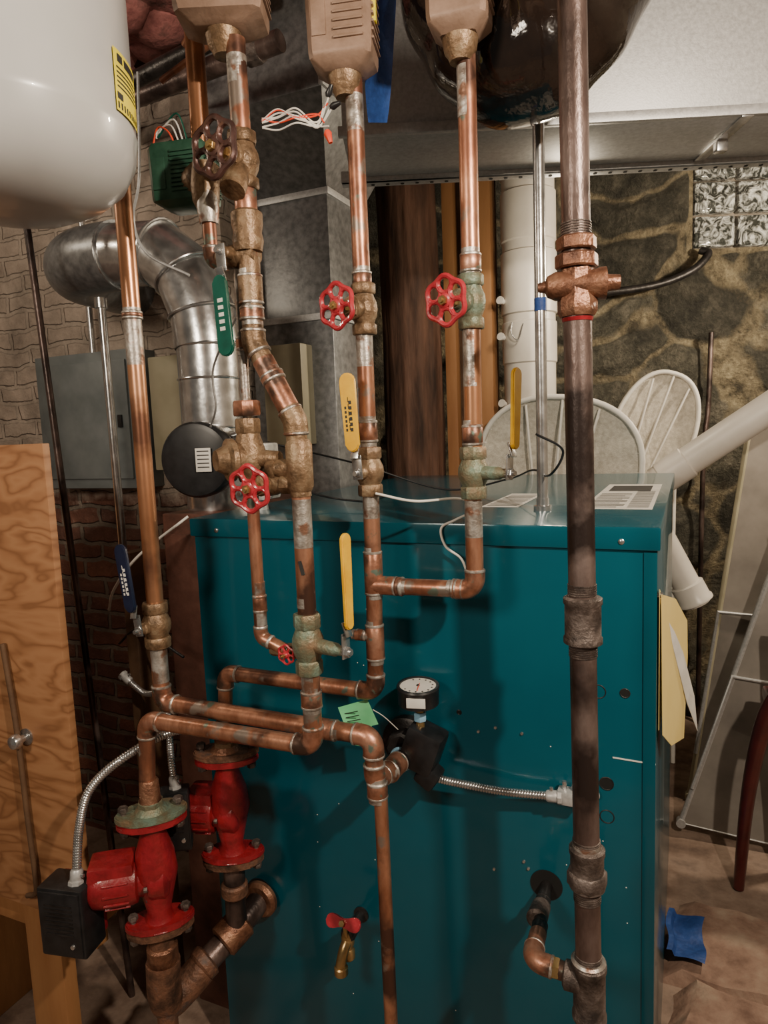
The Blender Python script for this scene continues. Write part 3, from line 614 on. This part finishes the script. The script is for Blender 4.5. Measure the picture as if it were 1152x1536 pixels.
o.cyl((-1.137,-.30,.17),(-1.14,-.30,-.30),.024,'rusty_iron')
d=V((.065,.15,.075)).normalized()
o.lathe(V((-1.11,-.20,.195)),d,[(-.01,.034),(0,.042),(.02,.042),(.025,.034)],'rusty_iron'); o.lathe(V((-1.075,-.12,.235)),d,[(-.03,.036),(-.026,.043),(.04,.043),(.045,.036)],'cock_bronze')
o.cyl((-1.05,-.12,zb2-.02),(-1.062,-.11,.25),.027,'iron_pipe'); o.lathe((-1.053,-.12,.35),(0,0,1),[(0,.03),(.005,.034),(.03,.034),(.035,.03)],'rusty_iron',24)
o.lathe((-1.05,-.012,.268),(0,-1,0),[(0,.05),(.01,.05),(.02,.042)],'cock_bronze',28)
o.done()
ribbed('flexible_conduit',[(-1.262,-.415,.535),(-1.268,-.39,.64),(-1.245,-.37,.73),(-1.19,-.32,.79),(-1.13,-.22,.82),(-1.08,-.14,.80)],.0105)
ribbed('flexible_conduit',[(-1.150,-.20,.672),(-1.165,-.19,.73),(-1.21,-.14,.80),(-1.30,-.05,.83),(-1.42,.0,.80),(-1.49,.0,.84)],.009)
o=O('boiler_drain_valve')
bx,bz=-.752,.292
o.lathe((bx,0,bz),(0,-1,0),[(0,.02),(.004,.02),(.006,.013),(.05,.013),(.052,.018),(.075,.02),(.085,.016)],'black_iron',20)
o.lathe((bx-.002,-.075,bz+.012),(0,0,-1),[(0,.012),(.02,.017),(.035,.016),(.05,.012),(.056,.016),(.075,.016),(.08,.012)],'brass',20)
o.tube(smooth_path([(bx,-.075,bz-.01),(bx-.004,-.095,bz-.03),(bx-.008,-.105,bz-.06),(bx-.008,-.106,bz-.08)],6),.013,'brass',18); o.lathe((bx-.008,-.106,bz-.065),(0,0,-1),[(0,.014),(.003,.017),(.02,.017),(.022,.013)],'brass',18)
o.cyl((bx,-.085,bz+.0),(bx,-.095,bz+.045),.006,'brass',10)
hp=[]
for i in range(40):
    a=2*math.pi*i/40; ca=math.cos(a); xx=.046*math.copysign(abs(ca)**.8,ca); hw=.007+.013*min(1,abs(xx)/.034); hp.append((xx,hw*math.copysign(abs(math.sin(a))**.6,math.sin(a))))
o.prism(hp,(bx,-.098,bz+.046),(1,0,.05),(0,.45,.85),.009,'red_enamel',.002); o.hexa((bx,-.10,bz+.046),(0,-.85,.45),0,.01,.008,'brass')
o.done()
# ============================================================ LEFT TOP
o=O('expansion_tank'); tc=V((-1.008,-.62,0))
prof=[(1.885,.012),(1.887,.05),(1.898,.10),(1.918,.145),(1.946,.178),(1.981,.196),(2.01,.200),(2.017,.202),(2.024,.200),(2.40,.200),(2.45,.190),(2.50,.15),(2.52,.05)]
o.lathe(tc,(0,0,1),prof,'tank_paint',64); o.cyl(tc+V((0,0,2.51)),tc+V((0,0,3.12)),.012,'iron_pipe')
def curved(o,a0,a1,z0,z1,R,m,n=8):
    vs=[];fs=[]
    for i in range(n+1):
        a=a0+(a1-a0)*i/n
        for z in (z0,z1): vs.append(tc+V((math.cos(a)*R,math.sin(a)*R,z)))
    for i in range(n): fs.append((2*i,2*i+2,2*i+3,2*i+1))
    o.add(vs,fs,m)
LA,LB=.20,.64; LZ=2.028
curved(o,LA,LB,LZ,LZ+.092,.2030,'yellow_label')
for k in range(5): curved(o,LA+.03,LB-.05,LZ+.036+k*.007,LZ+.0385+k*.007,.2035,'ink')
for k in range(9): curved(o,LA+.02+k*.045,LA+.04+k*.045,LZ+.004,LZ+.014,.2035,'ink',2)
curved(o,LA+.05,LA+.13,LZ+.074,LZ+.086,.2035,'ink',3); curved(o,LA+.16,LB-.05,LZ+.074,LZ+.086,.2035,'ink',3); curved(o,LA+.02,LA+.1,LZ+.018,LZ+.028,.2035,'ink',3)
o.done()
o=zonehead('zone_valve',-.945,-.255,1.985,.115,.09,.12,'zone_green',.2,False)
o.lathe((-.875,-.28,2.03),(.9,-.2,0),[(-.04,.03),(-.01,.035),(.02,.025)],'bronze',20); o.lathe((-.868,-.295,1.96),(0,0,1),[(0,.017),(.02,.026),(.05,.028),(.09,.022)],'bronze',20)
for k,cm in enumerate(('red_wire','paper','paper','green_vinyl')):
    o.tube(smooth_path([(-.95+.01*k,-.27,2.10),(-.965+.008*k,-.275,2.135+.01*k),(-.995,-.27,2.15-.006*k),(-1.01+.01*k,-.27,2.12+.01*k)],6),.0018,cm,6)
o.done()
o=O('thermostat_wires')
for k in range(8):
    cm=['paper','red_wire','white_plastic','paper'][k%4]; z=2.13+random.uniform(-.012,.012)
    o.tube(smooth_path([(-.765,-.24,z-.01),(-.74,-.22,z+.015*math.sin(k)),(-.70,-.22,z-.005+.01*math.cos(k*2)),(-.665,-.2,z-.015+.010*math.sin(k*1.7)),(-.63-.01*(k%3),-.2,z+random.uniform(-.03,.035))],8),.0017,cm,6)
o.lathe((-.645,-.2,2.10),(.3,0,-1),[(0,.005),(.006,.008),(.025,.004)],'red_wire',10); o.lathe((-.64,-.2,2.16),(.5,0,1),[(0,.004),(.006,.007),(.022,.004)],'black_plastic',10); o.lathe((-.635,-.2,2.14),(1,0,.2),[(0,.004),(.006,.007),(.022,.004)],'black_plastic',10)
o.done()
o=O('flue_pipe')
yF=.32
P=smooth_path([(-2.06,.778,2.13),(-2.05,.62,2.13),(-1.99,.44,2.125),(-1.86,.34,2.12),(-1.68,yF,2.115)],8); o.tube(P,.108,'galvanized_dark',36)
P=[(-1.70,yF,2.115),(-1.52,yF,2.10),(-1.42,yF,2.02),(-1.37,yF,1.90),(-1.36,yF,1.80)]
o.tube(P,.100,'bright_steel',36,caps=False)
o.cyl((-1.36,yF,1.81),(-1.36,yF,1.30),.095,'bright_steel',36)
for z in (1.80,1.70,1.55): o.ring((-1.36,yF,z),(0,0,1),.096,.004,'bright_steel',36)
for q,w in (((-1.52,yF,2.10),(1,0,-.4)),((-1.42,yF,2.02),(.6,0,-1)),((-1.37,yF,1.90),(.2,0,-1)),((-1.69,yF,2.115),(1,0,0))): o.ring(q,w,.103,.005,'bright_steel',36)
o.done()
o=O('vent_damper_motor')
dc=V((-1.265,.14,1.46)); da=V((.25,-1,0)).normalized()
o.lathe(dc-da*.10,da,[(0,.085),(.02,.10),(.10,.10)],'bright_steel',36)
o.lathe(dc,da,[(0,.100),(.012,.107),(.04,.107),(.052,.100),(.055,.086)],'black_plastic',44)
u,v,w=basis(da); o.box(dc+da*.056+V((.03,0,.0)),(.045,.0015,.065),'paper',Matrix.Rotation(.25,3,'Z'),.0003)
for k in range(5): o.box(dc+da*.0575+V((.03,0,.024-k*.011)),(.034,.001,.003),'ink',Matrix.Rotation(.25,3,'Z'))
o.cyl((-1.19,.18,1.52),(-1.12,.2,1.54),.012,'bright_steel'); o.box((-1.13,.2,1.42),(.10,.10,.16),'galvanized',None,.008)
for k in range(4): o.lathe((-1.15+.03*k,.145,1.36+.03*k),(0,-1,0),[(0,.007),(.006,.006)],'bright_steel',10)
o.cyl((-1.13,.2,1.34),(-1.13,.2,1.31),.03,'galvanized')
o.done()
o=O('flue_collector_box'); o.b2((-1.44,.15,-.30),(-1.212,.74,1.30),'rusty_sheet',.006)
o.b2((-1.43,.143,.0),(-1.22,.15,1.24),'rusty_sheet',.002); o.done()
o=O('galvanized_duct_riser')
o.b2((-1.60,.92,-.30),(-1.235,1.22,2.42),'galvanized_dark',.004)
o.b2((-1.61,.91,1.95),(-1.225,1.23,1.975),'galvanized',.002); o.b2((-1.61,.91,2.40),(-1.225,1.23,2.425),'galvanized',.002)
a=[(-1.60,.92,2.42),(-1.235,.92,2.42),(-1.235,1.22,2.42),(-1.60,1.22,2.42)]; b=[(-1.60,.62,2.62),(-1.08,.62,2.62),(-1.08,1.22,2.62),(-1.60,1.22,2.62)]
o.add(a+b,[(0,1,5,4),(1,2,6,5),(2,3,7,6),(3,0,4,7)],'galvanized_dark')
o.b2((-1.60,.62,2.62),(-1.08,1.22,3.11),'galvanized_dark',.003)
o.b2((-1.086,.61,2.62),(-1.07,1.23,3.1),'galvanized',.002)
o.done()
o=O('beige_junction_box'); o.b2((-1.50,.83,1.48),(-1.33,.922,1.86),'beige_box',.006); o.lathe((-1.41,.83,1.62),(0,-1,0),[(0,.006),(.005,.005)],'bright_steel',12); o.done()
# trunk duct, turned 22 degrees to the boiler; local x along the duct, y=0 at its rear face
o=O('galvanized_trunk_duct'); zb_=2.283; DD=-.29
o.b2((-1.02,DD,zb_),(2.6,0,3.08),'galvanized',.005)
o.b2((-1.03,DD-.015,zb_-.003),(2.6,DD+.002,zb_+.022),'galvanized',.002)
o.b2((-1.05,0,zb_-.012),(2.6,.018,zb_+.02),'galvanized',.002); o.b2((-1.05,.0,zb_-.012),(2.6,.05,zb_-.008),'galvanized',.001)
for k in range(60): o.lathe((-1.0+k*.045,.033,zb_-.0125),(0,0,-1),[(0,.006),(.001,.006)],'hole_black',10)
for x in (.0,.75,1.4): o.b2((x,DD-.01,zb_-.006),(x+.03,.02,zb_),'bright_steel',.001)
for x in (.75,1.4,-.45): o.b2((x,DD-.010,zb_),(x+.03,DD,3.06),'galvanized',.001)
o.box((.015,DD*.5,zb_-.02),(.03,.03,.03),'bright_steel',None,.004)
o.done(loc=(.005,.90,0),rz=math.radians(22))
o=O('flexible_duct'); P=smooth_path([(-.44,.065,3.1),(-.455,.065,2.75),(-.435,.065,2.42),(-.316,.065,2.285),(-.19,.065,2.42),(-.155,.065,2.75),(-.16,.065,3.1)],26)
K=len(P)
o.tube(P,.14,'black_wrap',48,rfun=lambda t:.141+.0034*math.sin(t*K*.62)+.002*math.sin(t*31))
o.done(60)
o=O('masking_tape_strip')
pts=[]
for i in range(13):
    t=i/12; z=2.50-.33*t; x=-.592+.014*math.sin(t*5); w_=.022+.018*t*(1-t)*3
    pts.append(((x-w_,-.045+.01*math.sin(t*9),z),(x+w_,-.055+.016*math.cos(t*7),z-.01)))
o.add([p for q in pts for p in q],[(2*i,2*i+1,2*i+3,2*i+2) for i in range(12)],'blue_tape')
o.done()
o=O('steel_conduit'); o.cyl((-.326,.25,1.31),(-.326,.25,3.12),.0135,'bright_steel',18); o.lathe((-.326,.25,1.31),(0,0,1),[(0,.022),(.012,.022),(.014,.016),(.03,.016)],'bright_steel',18)
o.cyl((-.326,.25,1.79),(-.326,.25,1.82),.0145,'blue_tape',18); o.done()
o=O('overhead_iron_pipe'); o.cyl((-1.9,.25,2.52),(-.98,.05,2.50),.022,'black_iron'); o.hexa((-1.1,.076,2.503),(1,-.2,0),0,.04,.03,'black_iron',8); o.done()
o=O('overhead_iron_pipe'); o.cyl((-2.1,.42,2.60),(-1.08,.38,2.64),.03,'iron_pipe'); o.hexa((-1.2,.385,2.636),(1,0,0),0,.05,.038,'iron_fitting',8); o.done()
o=O('overhead_copper_tube'); o.tube([(-1.12,.0,2.46),(-.95,-.05,2.56),(-.78,-.1,2.72),(-.75,-.1,3.1)],.012,'copper',12); o.tube([(-1.2,.0,2.40),(-.95,-.02,2.46),(-.70,-.02,2.62),(-.68,-.02,3.1)],.008,'copper',12); o.done()
# ============================================================ BACK CENTRE
o=O('log_post')
vs=[];fs=[];n=72;K=70
for j in range(K+1):
    z=-.30+3.4*j/K
    for i in range(n):
        a=2*math.pi*i/n; r=.142+.014*noise.noise(V((math.cos(a)*4,math.sin(a)*4,z*.7)))+.007*noise.noise(V((math.cos(a)*16,math.sin(a)*16,z*2.2)))
        vs.append((-1.27+.02*math.sin(z)+r*math.cos(a),1.78+r*math.sin(a),z))
for j in range(K):
    for i in range(n): a=j*n+i;b=j*n+(i+1)%n; fs.append((a,b,b+n,a+n))
o.add(vs,fs,'log_bark'); o.done(60)
o=O('stud_framing')
o.b2((-1.085,1.80,-.30),(-1.03,1.89,3.10),'stud_wood',.003); o.b2((-.94,1.76,-.30),(-.84,1.85,3.10),'stud_wood',.003); o.b2((-1.05,1.86,-.30),(-.84,1.875,3.1),'joist'); o.b2((-1.05,1.84,-.26),(-.84,1.86,-.18),'stud_wood',.003)
o.done()
o=O('pvc_drain_stack')
c=V((-.675,1.80,0)); 
o.cyl(c+V((0,0,-.3)),c+V((0,0,3.12)),.118,'pvc',40)
for z0,z1,r_ in ((2.02,2.30,.126),(2.34,2.56,.124),(1.80,1.99,.124),(1.30,1.55,.124),(2.62,2.80,.126)): o.lathe(c+V((0,0,z0)),(0,0,1),[(0,.118),(.006,r_),(z1-z0-.006,r_),(z1-z0,.118)],'pvc',40)
for z in (1.92,2.08,1.62): o.lathe(c+V((-.10,-.085,z)),(-.3,-1,.2),[(0,.012),(.02,.012),(.022,.018),(.03,.018)],'white_plastic',14)
o.tube(smooth_path([c+V((-.05,-.13,1.98)),c+V((-.05,-.145,1.93)),c+V((-.02,-.145,1.90)),c+V((.0,-.13,1.97))],8),.003,'bright_steel',8)
o.done()
def hoopchair(name,c,a,b,tilt,yaw=0):
    o=O(name); c=V(c); R=Matrix.Rotation(yaw,3,'Z')@Matrix.Rotation(tilt,3,'Y'); n=56
    pts=[]
    for i in range(n):
        t=2*math.pi*i/n; ct,st=math.cos(t),math.sin(t); e=.85
        pts.append(c+R@V((a*math.copysign(abs(ct)**e,ct),-.02,b*math.copysign(abs(st)**e,st))))
    o.tube(pts,.012,'white_plastic',12,True)
    o.tube([p+V((.0,.045,0)) for p in pts],.009,'white_plastic',10,True)
    vs=[c+R@V((0,.05,0))];fs=[]
    m=6
    for k in range(1,m+1):
        for i in range(n):
            t=2*math.pi*i/n; s_=k/m; ct,st=math.cos(t),math.sin(t); e=.85
            vs.append(c+R@V((a*s_*.97*math.copysign(abs(ct)**e,ct),.055*(1-s_*s_)-.01+.004*math.sin(t*14)*s_,b*s_*.97*math.copysign(abs(st)**e,st))))
    for i in range(n): fs.append((0,1+i,1+(i+1)%n))
    for k in range(m-1):
        for i in range(n): p=1+k*n+i;q=1+k*n+(i+1)%n; fs.append((p,q,q+n,p+n))
    o.add(vs,fs,'fabric_white')
    for i in range(0,n,2):
        o.tube([pts[i],pts[i]+ (c-pts[i])*.07+V((0,.02,0))],.003,'white_plastic',6)
    for x in (-a*.45,0,a*.45):
        o.tube([c+R@V((x,-.022,b*math.sqrt(1-(x/a)**2)*.96)),c+R@V((x*.4,-.01,-b*.9))],.006,'white_plastic',8)
    for x in (-a*.6,a*.6):
        o.tube(smooth_path([c+R@V((x,0,-b*.75)),V((c.x+x,c.y-.02,c.z-b-.4)),V((c.x+x*1.1,c.y-.03,-.29))],8),.012,'white_plastic',10)
        o.tube(smooth_path([c+R@V((x,.045,b*.2)),V((c.x+x,c.y+.05,c.z-b-.3)),V((c.x+x*1.1,c.y+.06,-.29))],8),.012,'white_plastic',10)
    o.cyl((c.x-a*.62,c.y-.03,-.05),(c.x+a*.62,c.y-.03,-.05),.010,'white_plastic',10)
    return o.done(60)
hoopchair('folding_saucer_chair',(-.515,1.575,1.34),.345,.295,.10,.0)
hoopchair('folding_saucer_chair',(-.185,2.35,1.41),.200,.36,.34,.2)
o=O('pvc_pipe')
o.cyl((-.12,1.66,1.262),(.95,1.66,2.01),.062,'pvc',32); o.lathe((-.10,1.66,1.275),(1.11,0,.775),[(0,.062),(.006,.069),(.12,.069),(.126,.062)],'pvc',32)
o.tube(smooth_path([(-.12,1.66,1.262),(-.15,1.70,1.12),(-.085,1.74,.98),(.045,1.76,.72)],8),.058,'pvc',28)
dd=V((.13,.02,-.26)).normalized(); o.lathe(V((.0,1.755,.81)),dd,[(0,.058),(.006,.070),(.07,.070),(.078,.076),(.09,.076),(.092,.05)],'pvc',32); o.done()
def slab(name,P,th,m,edge,nrm=(-.3,-1,.1)):
    o=O(name); n=V(nrm).normalized()*th; P=[V(p) for p in P]; Q=[p+n for p in P]; k=len(P)
    o.add(P+Q,[tuple(range(k))[::-1],tuple(range(k,2*k))]+[(i,(i+1)%k,k+(i+1)%k,k+i) for i in range(k)],m)
    o.tube([p+n*.5 for p in P],.014,edge,10,True)
    for p in P: o.lathe(p+n*.5-V((0,.018,0)),(0,1,0),[(0,.02),(.036,.02)],edge,14)
    o.tube([P[0].lerp(P[3],.12)+n*1.4,P[0].lerp(P[3],.5)+n*1.6,P[1].lerp(P[2],.5)+n*1.6,P[1].lerp(P[2],.12)+n*1.4],.009,'galvanized',8)
    return o.done()
slab('folding_table',[(-.005,1.66,-.24),(.62,1.66,-.285),(1.0,1.95,.98),(.40,1.92,1.05)],.02,'table_gray','galvanized')
slab('folding_table',[(.03,1.98,-.28),(.75,2.1,-.28),(.95,2.35,1.38),(.27,2.2,1.50)],.02,'table_gray','beige_box')
o=O('wooden_chair')
leg=[(.34,1.30,.56),(.27,1.31,.40),(.225,1.33,.10),(.20,1.34,-.292)]
P=smooth_path(leg,8); o.tube(P,.03,'dark_red_wood',14,rfun=lambda t:.036-.016*t)
for x,y in ((.80,1.30),(.80,1.50),(.34,1.50)):
    P=smooth_path([(x,y,.44),(x+.02,y,.1),(x+.02,y,-.292)],8); o.tube(P,.03,'dark_red_wood',14,rfun=lambda t:.034-.016*t)
o.box((.56,1.40,.44),(.56,.28,.05),'dark_red_wood',None,.015)
o.box((.58,1.52,.70),(.48,.04,.10),'dark_red_wood',None,.01); o.cyl((.36,1.51,.44),(.36,1.52,.74),.02,'dark_red_wood'); o.cyl((.80,1.51,.44),(.80,1.52,.74),.02,'dark_red_wood')
o.done()
o=O('document_folder')
def sheet(o,P,m,th=.0012):
    P=[V(p) for p in P]; n=(P[1]-P[0]).cross(P[2]-P[0]).normalized()*th; k=len(P); Q=[p+n for p in P]
    o.add(P+Q,[tuple(range(k))[::-1],tuple(range(k,2*k))]+[(i,(i+1)%k,k+(i+1)%k,k+i) for i in range(k)],m)
sheet(o,[(-.044,-.005,1.175),(-.020,.15,1.13),(.004,.27,1.05),(.006,.28,.96),(.0,.27,.76),(-.025,.13,.80),(-.040,.02,.87)],'cream_paper')
sheet(o,[(-.046,.02,1.16),(-.028,.18,1.10),(.022,.29,.86),(.030,.30,.77),(.006,.27,.85)],'paper')
sheet(o,[(-.0475,-.004,1.185),(-.0475,.20,1.12),(-.0475,.20,.84),(-.0475,.02,.88)],'cream_paper')
o.lathe((-.052,.01,1.17),(1,0,0),[(0,.006),(.01,.006)],'bright_steel',10)
o.done()
o=O('rough_floor_slab'); rc=Matrix.Rotation(-.10,3,'Z')
def slabpoly(x0,x1,y0,y1,h,m):
    vs=[];fs=[];nx,ny=26,14
    for i in range(nx+1):
        for j in range(ny+1):
            u_,v_=i/nx,j/ny; e=min(u_,1-u_,v_,1-v_); x=x0+(x1-x0)*u_; y=y0+(y1-y0)*v_
            k=.03*noise.noise(V((x*6,y*6,1.3)))
            z=-.302+(h*(1 if e>.02 else (.85 if e>.0 else 0)))+.012*noise.noise(V((x*11,y*11,0)))*(1 if e>0 else 0)
            vs.append(rc@V((x+k*(1-u_),y+k,0))+V((0,0,z)))
    for i in range(nx):
        for j in range(ny): a=i*(ny+1)+j; fs.append((a,a+1,a+ny+2,a+ny+1))
    o.add(vs,fs,m)
slabpoly(-.14,1.6,.75,1.18,.045,'broken_masonry'); slabpoly(-.10,1.6,.25,.74,.075,'broken_masonry')
o.done(50)
o=O('blue_cloth')
vs=[];fs=[];n=14
for i in range(n+1):
    for j in range(n+1):
        x=-.045+.115*i/n; y=.80+.22*j/n
        vs.append((x+.006*math.sin(j*.5),y,-.250+.010+.035*abs(noise.noise(V((x*9,y*9,.4))))+(.02 if i<3 else 0)))
for i in range(n):
    for j in range(n): a=i*(n+1)+j; fs.append((a,a+1,a+n+2,a+n+1))
o.add(vs,fs,'blue_tape'); o.done(60)
# ============================================================ LEFT SIDE
o=O('plywood_cabinet')
o.b2((-2.12,-.285,.285),(-1.392,-.265,1.522),'plywood',.002)
o.tube(smooth_path([(-1.590,-.295,1.02),(-1.568,-.297,.80),(-1.562,-.297,.55),(-1.556,-.297,.40),(-1.562,-.296,.345),(-1.60,-.293,.325)],8),.007,'joist',10)
o.lathe((-1.548,-.285,.775),(0,-1,0),[(0,.022),(.003,.022),(.006,.010),(.02,.010),(.026,.018),(.036,.020),(.044,.016),(.048,.006)],'bright_steel',28)
o.b2((-2.1,-.26,.20),(-1.40,-.22,.29),'stud_wood',.003); o.b2((-1.66,-.266,-.30),(-1.53,-.222,.30),'stud_wood',.003); o.b2((-2.1,-.255,-.30),(-2.0,.2,1.45),'stud_wood',.003); o.b2((-1.60,-.262,.29),(-1.56,-.225,1.50),'stud_wood',.003)
o.b2((-1.50,.03,-.30),(-1.46,.12,1.2),'joist',.003); o.b2((-1.50,-.25,.2),(-1.46,.1,.28),'stud_wood',.003)
o.done()
o=O('electrical_panel'); o.b2((-2.52,.66,1.33),(-1.98,.785,1.88),'grey_metal_box',.006); o.b2((-2.48,.65,1.37),(-2.02,.662,1.84),'grey_metal_box',.004); o.box((-2.06,.645,1.6),(.02,.01,.05),'black_plastic',None,.003); o.cyl((-2.25,.72,1.87),(-2.25,.72,3.12),.013,'bright_steel'); o.done()
o=O('junction_box'); o.b2((-1.93,.68,1.40),(-1.70,.785,1.84),'beige_box',.006); o.lathe((-1.82,.68,1.5),(0,-1,0),[(0,.007),(.006,.006)],'bright_steel',12); o.done()
o=O('iron_drop_pipe'); o.cyl((-1.815,.08,2.35),(-1.66,.08,-.30),.0105,'iron_pipe',14); o.done()
o=O('steel_conduit'); o.cyl((-1.66,.2,1.95),(-1.645,.2,-.3),.013,'bright_steel',14); o.lathe((-1.66,.2,1.93),(0,0,1),[(0,.02),(.03,.02)],'bright_steel',14); o.done()
def cable(name,pts,r,m):
    o=O(name); o.tube(smooth_path(pts,10),r,m,8); o.done(60)
cable('white_cable',[(-.60,-.14,1.39),(-.52,-.12,1.372),(-.45,-.05,1.37),(-.42,.02,1.345),(-.47,.0,1.318),(-.50,-.015,1.30),(-.49,-.018,1.26),(-.455,-.02,1.235),(-.44,-.02,1.20)],.0028,'white_plastic')
cable('black_cable',[(-1.15,.2,1.47),(-1.0,.25,1.36),(-.8,.2,1.335),(-.68,.1,1.36)],.003,'black_plastic')
cable('black_cable',[(-1.15,.3,1.5),(-.95,.5,1.42),(-.7,.6,1.33),(-.5,.6,1.36),(-.38,.4,1.40),(-.30,.2,1.40),(-.26,.15,1.46),(-.31,.1,1.50)],.003,'black_plastic')
cable('white_cable',[(-1.30,.1,1.30),(-1.40,.0,1.2),(-1.50,-.0,1.10),(-1.58,.05,1.02)],.004,'white_plastic')
cable('black_cable',[(-1.55,.05,.92),(-1.45,.02,.98),(-1.35,-.0,.96),(-1.25,-.02,.93)],.004,'black_plastic')
cable('grey_cable',[(-1.30,.18,1.98),(-1.42,.15,2.05),(-1.46,.15,2.15),(-1.40,.12,2.25),(-1.36,.1,2.5)],.004,'galvanized')
cable('grey_cable',[(-.86,-.2,1.80),(-1.1,.0,1.70),(-1.14,.05,1.60),(-1.2,.1,1.55)],.003,'galvanized')
cable('black_hose',[wp(.02,.06,2.46),wp(.05,.09,2.43),wp(-.05,.11,2.34),wp(-.25,.11,2.27),wp(-.55,.11,2.24),wp(-.8,.09,2.26),wp(-.9,.04,2.27)],.022,'black_iron')
cable('iron_rod',[wp(.07,.10,2.0),wp(.06,.10,1.6),wp(.03,.11,1.2),wp(.02,.11,-.3)],.014,'iron_pipe')
# ============================================================ LIGHTS
def area(name,loc,target,size,power,col):
    l=bpy.data.lights.new(name,'AREA'); l.shape='DISK'; l.size=size; l.energy=power; l.color=col
    ob=bpy.data.objects.new(name,l); ob.location=loc; ob.rotation_euler=(V(target)-V(loc)).to_track_quat('-Z','Y').to_euler(); scene.collection.objects.link(ob)
def bulb(name,loc,power,col,r=.05):
    l=bpy.data.lights.new(name,'POINT'); l.energy=power; l.color=col; l.shadow_soft_size=r
    ob=bpy.data.objects.new(name,l); ob.location=loc; scene.collection.objects.link(ob)
bulb('ceiling_bulb_light',(.80,-1.15,2.35),185,(1,.85,.67),.035)
area('left_fill_light',(-1.1,-2.4,2.3),(-.7,0,1.2),.5,30,(1,.86,.68))  # soft fill added from the front left, stands for no actual fixture
bulb('back_room_bulb_light',(1.05,2.0,2.35),125,(1,.84,.62),.06)
bulb('mid_room_fill_light',(-.45,1.3,2.15),9,(1,.84,.62),.06)  # fill added to brighten the studs and stack behind the boiler, no actual bulb
bulb('corner_point_light',(-2.5,-.5,2.6),16,(1,.84,.64),.05)  # weak warm point light high in the left corner
w=bpy.data.worlds.new('world'); scene.world=w; w.use_nodes=True; w.node_tree.nodes['Background'].inputs[0].default_value=(.9,.78,.66,1); w.node_tree.nodes['Background'].inputs[1].default_value=.09
# ============================================================ CAMERA
cd=bpy.data.cameras.new('camera'); cam=bpy.data.objects.new('camera',cd); scene.collection.objects.link(cam)
cd.sensor_fit='VERTICAL'; cd.sensor_height=24; cd.lens=24*1030.18/1536; cd.clip_start=.02
M=Matrix.Rotation(.41835,3,'Z')@Matrix.Rotation(math.pi/2-.11739,3,'X')@Matrix.Rotation(-.03923,3,'Z')
cam.matrix_world=Matrix.Translation((0,-1.45,1.52))@M.to_4x4()
scene.camera=cam
# put the floor at z=0
for ob in scene.objects:
    if ob.parent is None: ob.location.z+=.30
